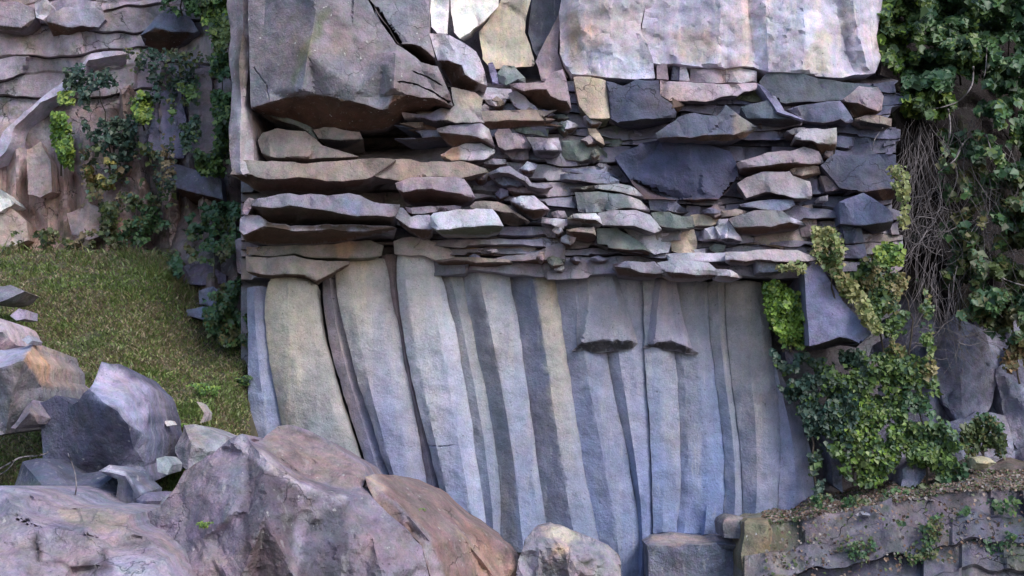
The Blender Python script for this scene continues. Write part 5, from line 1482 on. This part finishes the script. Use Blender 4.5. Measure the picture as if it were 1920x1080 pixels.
weed("tiny weed low on the rusty sloping boulder", 842, 1050, 5, .09, BRIGHT, 8, Y=9.0)
weed("weed at the foot of the left gully", 300, 860, 8, .30, OLIVE + IVY, 9)
weed("weed among dark stones at the bottom left", 285, 840, 7, .28, DARKIVY, 10)

# ---------------------------------------------------------------- grass (uncountable)
def blades(name, pts, h, pal, mat, spread=.35, wide=.010, pitch=1.0, tall=1.0):
    n = len(pts)
    pts = np.asarray(pts)
    a = rng.uniform(0, 6.283, n)
    w = np.stack([np.cos(a), np.sin(a), np.zeros(n)], 1) * (wide * rng.uniform(.6, 1.3, n))[:, None]
    hh = h * rng.uniform(.35, 1.2, n) * np.array([.75 + 1.1 * max(0, nz(p, 2.3, 9)) + 1.0 * max(0, nz(p, 7, 4)) for p in pts]) * np.asarray(tall)
    ln = rng.normal(0, spread, (n, 2))
    tip = np.stack([ln[:, 0] * hh, ln[:, 1] * hh - .3 * hh, hh * pitch], 1)
    mid = tip * np.array([.35, .35, .6])
    V = np.stack([pts - w, pts + w, pts + mid + w * .7, pts + mid - w * .7, pts + tip], 1).reshape(-1, 3)
    b = np.arange(n) * 5
    Fc = []
    for i in b.tolist():
        Fc.append((i, i + 1, i + 2, i + 3)); Fc.append((i + 3, i + 2, i + 4))
    me = bpy.data.meshes.new("blades")
    me.from_pydata(V.tolist(), [], Fc)
    pal = np.array(pal)
    hue = np.array([nz(p, 1.3, 5) + .5 * nz(p, 4, 2) for p in pts])
    idx = np.clip(((hue * .8 + .5 + rng.normal(0, .2, n)) * len(pal)).astype(int), 0, len(pal) - 1)
    set_colors(me, np.repeat(pal[idx] * rng.uniform(.65, 1.35, (n, 1)), 2, axis=0))
    return link(name, me, mat, kind='stuff')
gp = []
poly = px("-20,462 60,455 150,455 215,462 300,470 400,500 440,560 470,640 470,860 420,900 330,930 250,960 100,960 -20,960")
X = rng.uniform(-20, 470, 60000); Yv = rng.uniform(440, 960, 60000)
k = inside(poly, X + rng.normal(0, 6, 60000), Yv + rng.normal(0, 6, 60000))
for x, y in zip(X[k], Yv[k]):
    gp.append(slope_at(x, y))
gh = [1.0] * len(gp)
for _ in range(5200):
    t = rng.random()
    if t < .55:
        x, y = rng.uniform(-20, 270), 462 + rng.normal(0, 7)
    else:
        x = rng.uniform(230, 470); y = 470 + (x - 230) * .62 + rng.normal(0, 14)
    gp.append(slope_at(x, max(y, 452))); gh.append(rng.uniform(1.0, 3.6))
blades("grass", gp, .065, [(.14, .20, .06), (.21, .25, .08), (.16, .24, .07), (.27, .25, .12), (.24, .18, .12), (.31, .26, .17), (.19, .23, .08), (.15, .20, .07)], M_LEAF, .7, .011, .8, gh)
# dead leaves and litter on the bank top
lp = []
for _ in range(5200):
    x = rng.uniform(1430, 1990)
    top = 968 - (x - 1440) * .18 if x < 1800 else 903
    y = top + rng.uniform(-22, 16) if rng.random() < .85 else top + rng.uniform(0, 150)
    lp.append(at(x, y, bank_depth(x, y) - .03) if y < top + 16 else at(x, y, bank_base(x, y) - .10))
lp = np.array(lp)
pal = np.array([(.20, .12, .08), (.13, .09, .07), (.27, .20, .16), (.16, .10, .09), (.07, .10, .04), (.09, .13, .05), (.30, .27, .26)])
me = leaf_mesh(lp, rng.uniform(.02, .055, len(lp)), pal[rng.integers(0, len(pal), len(lp))] * rng.uniform(.6, 1.3, (len(lp), 1)), .9, .8)
link("leaf_litter", me, M_LEAF, kind='stuff')
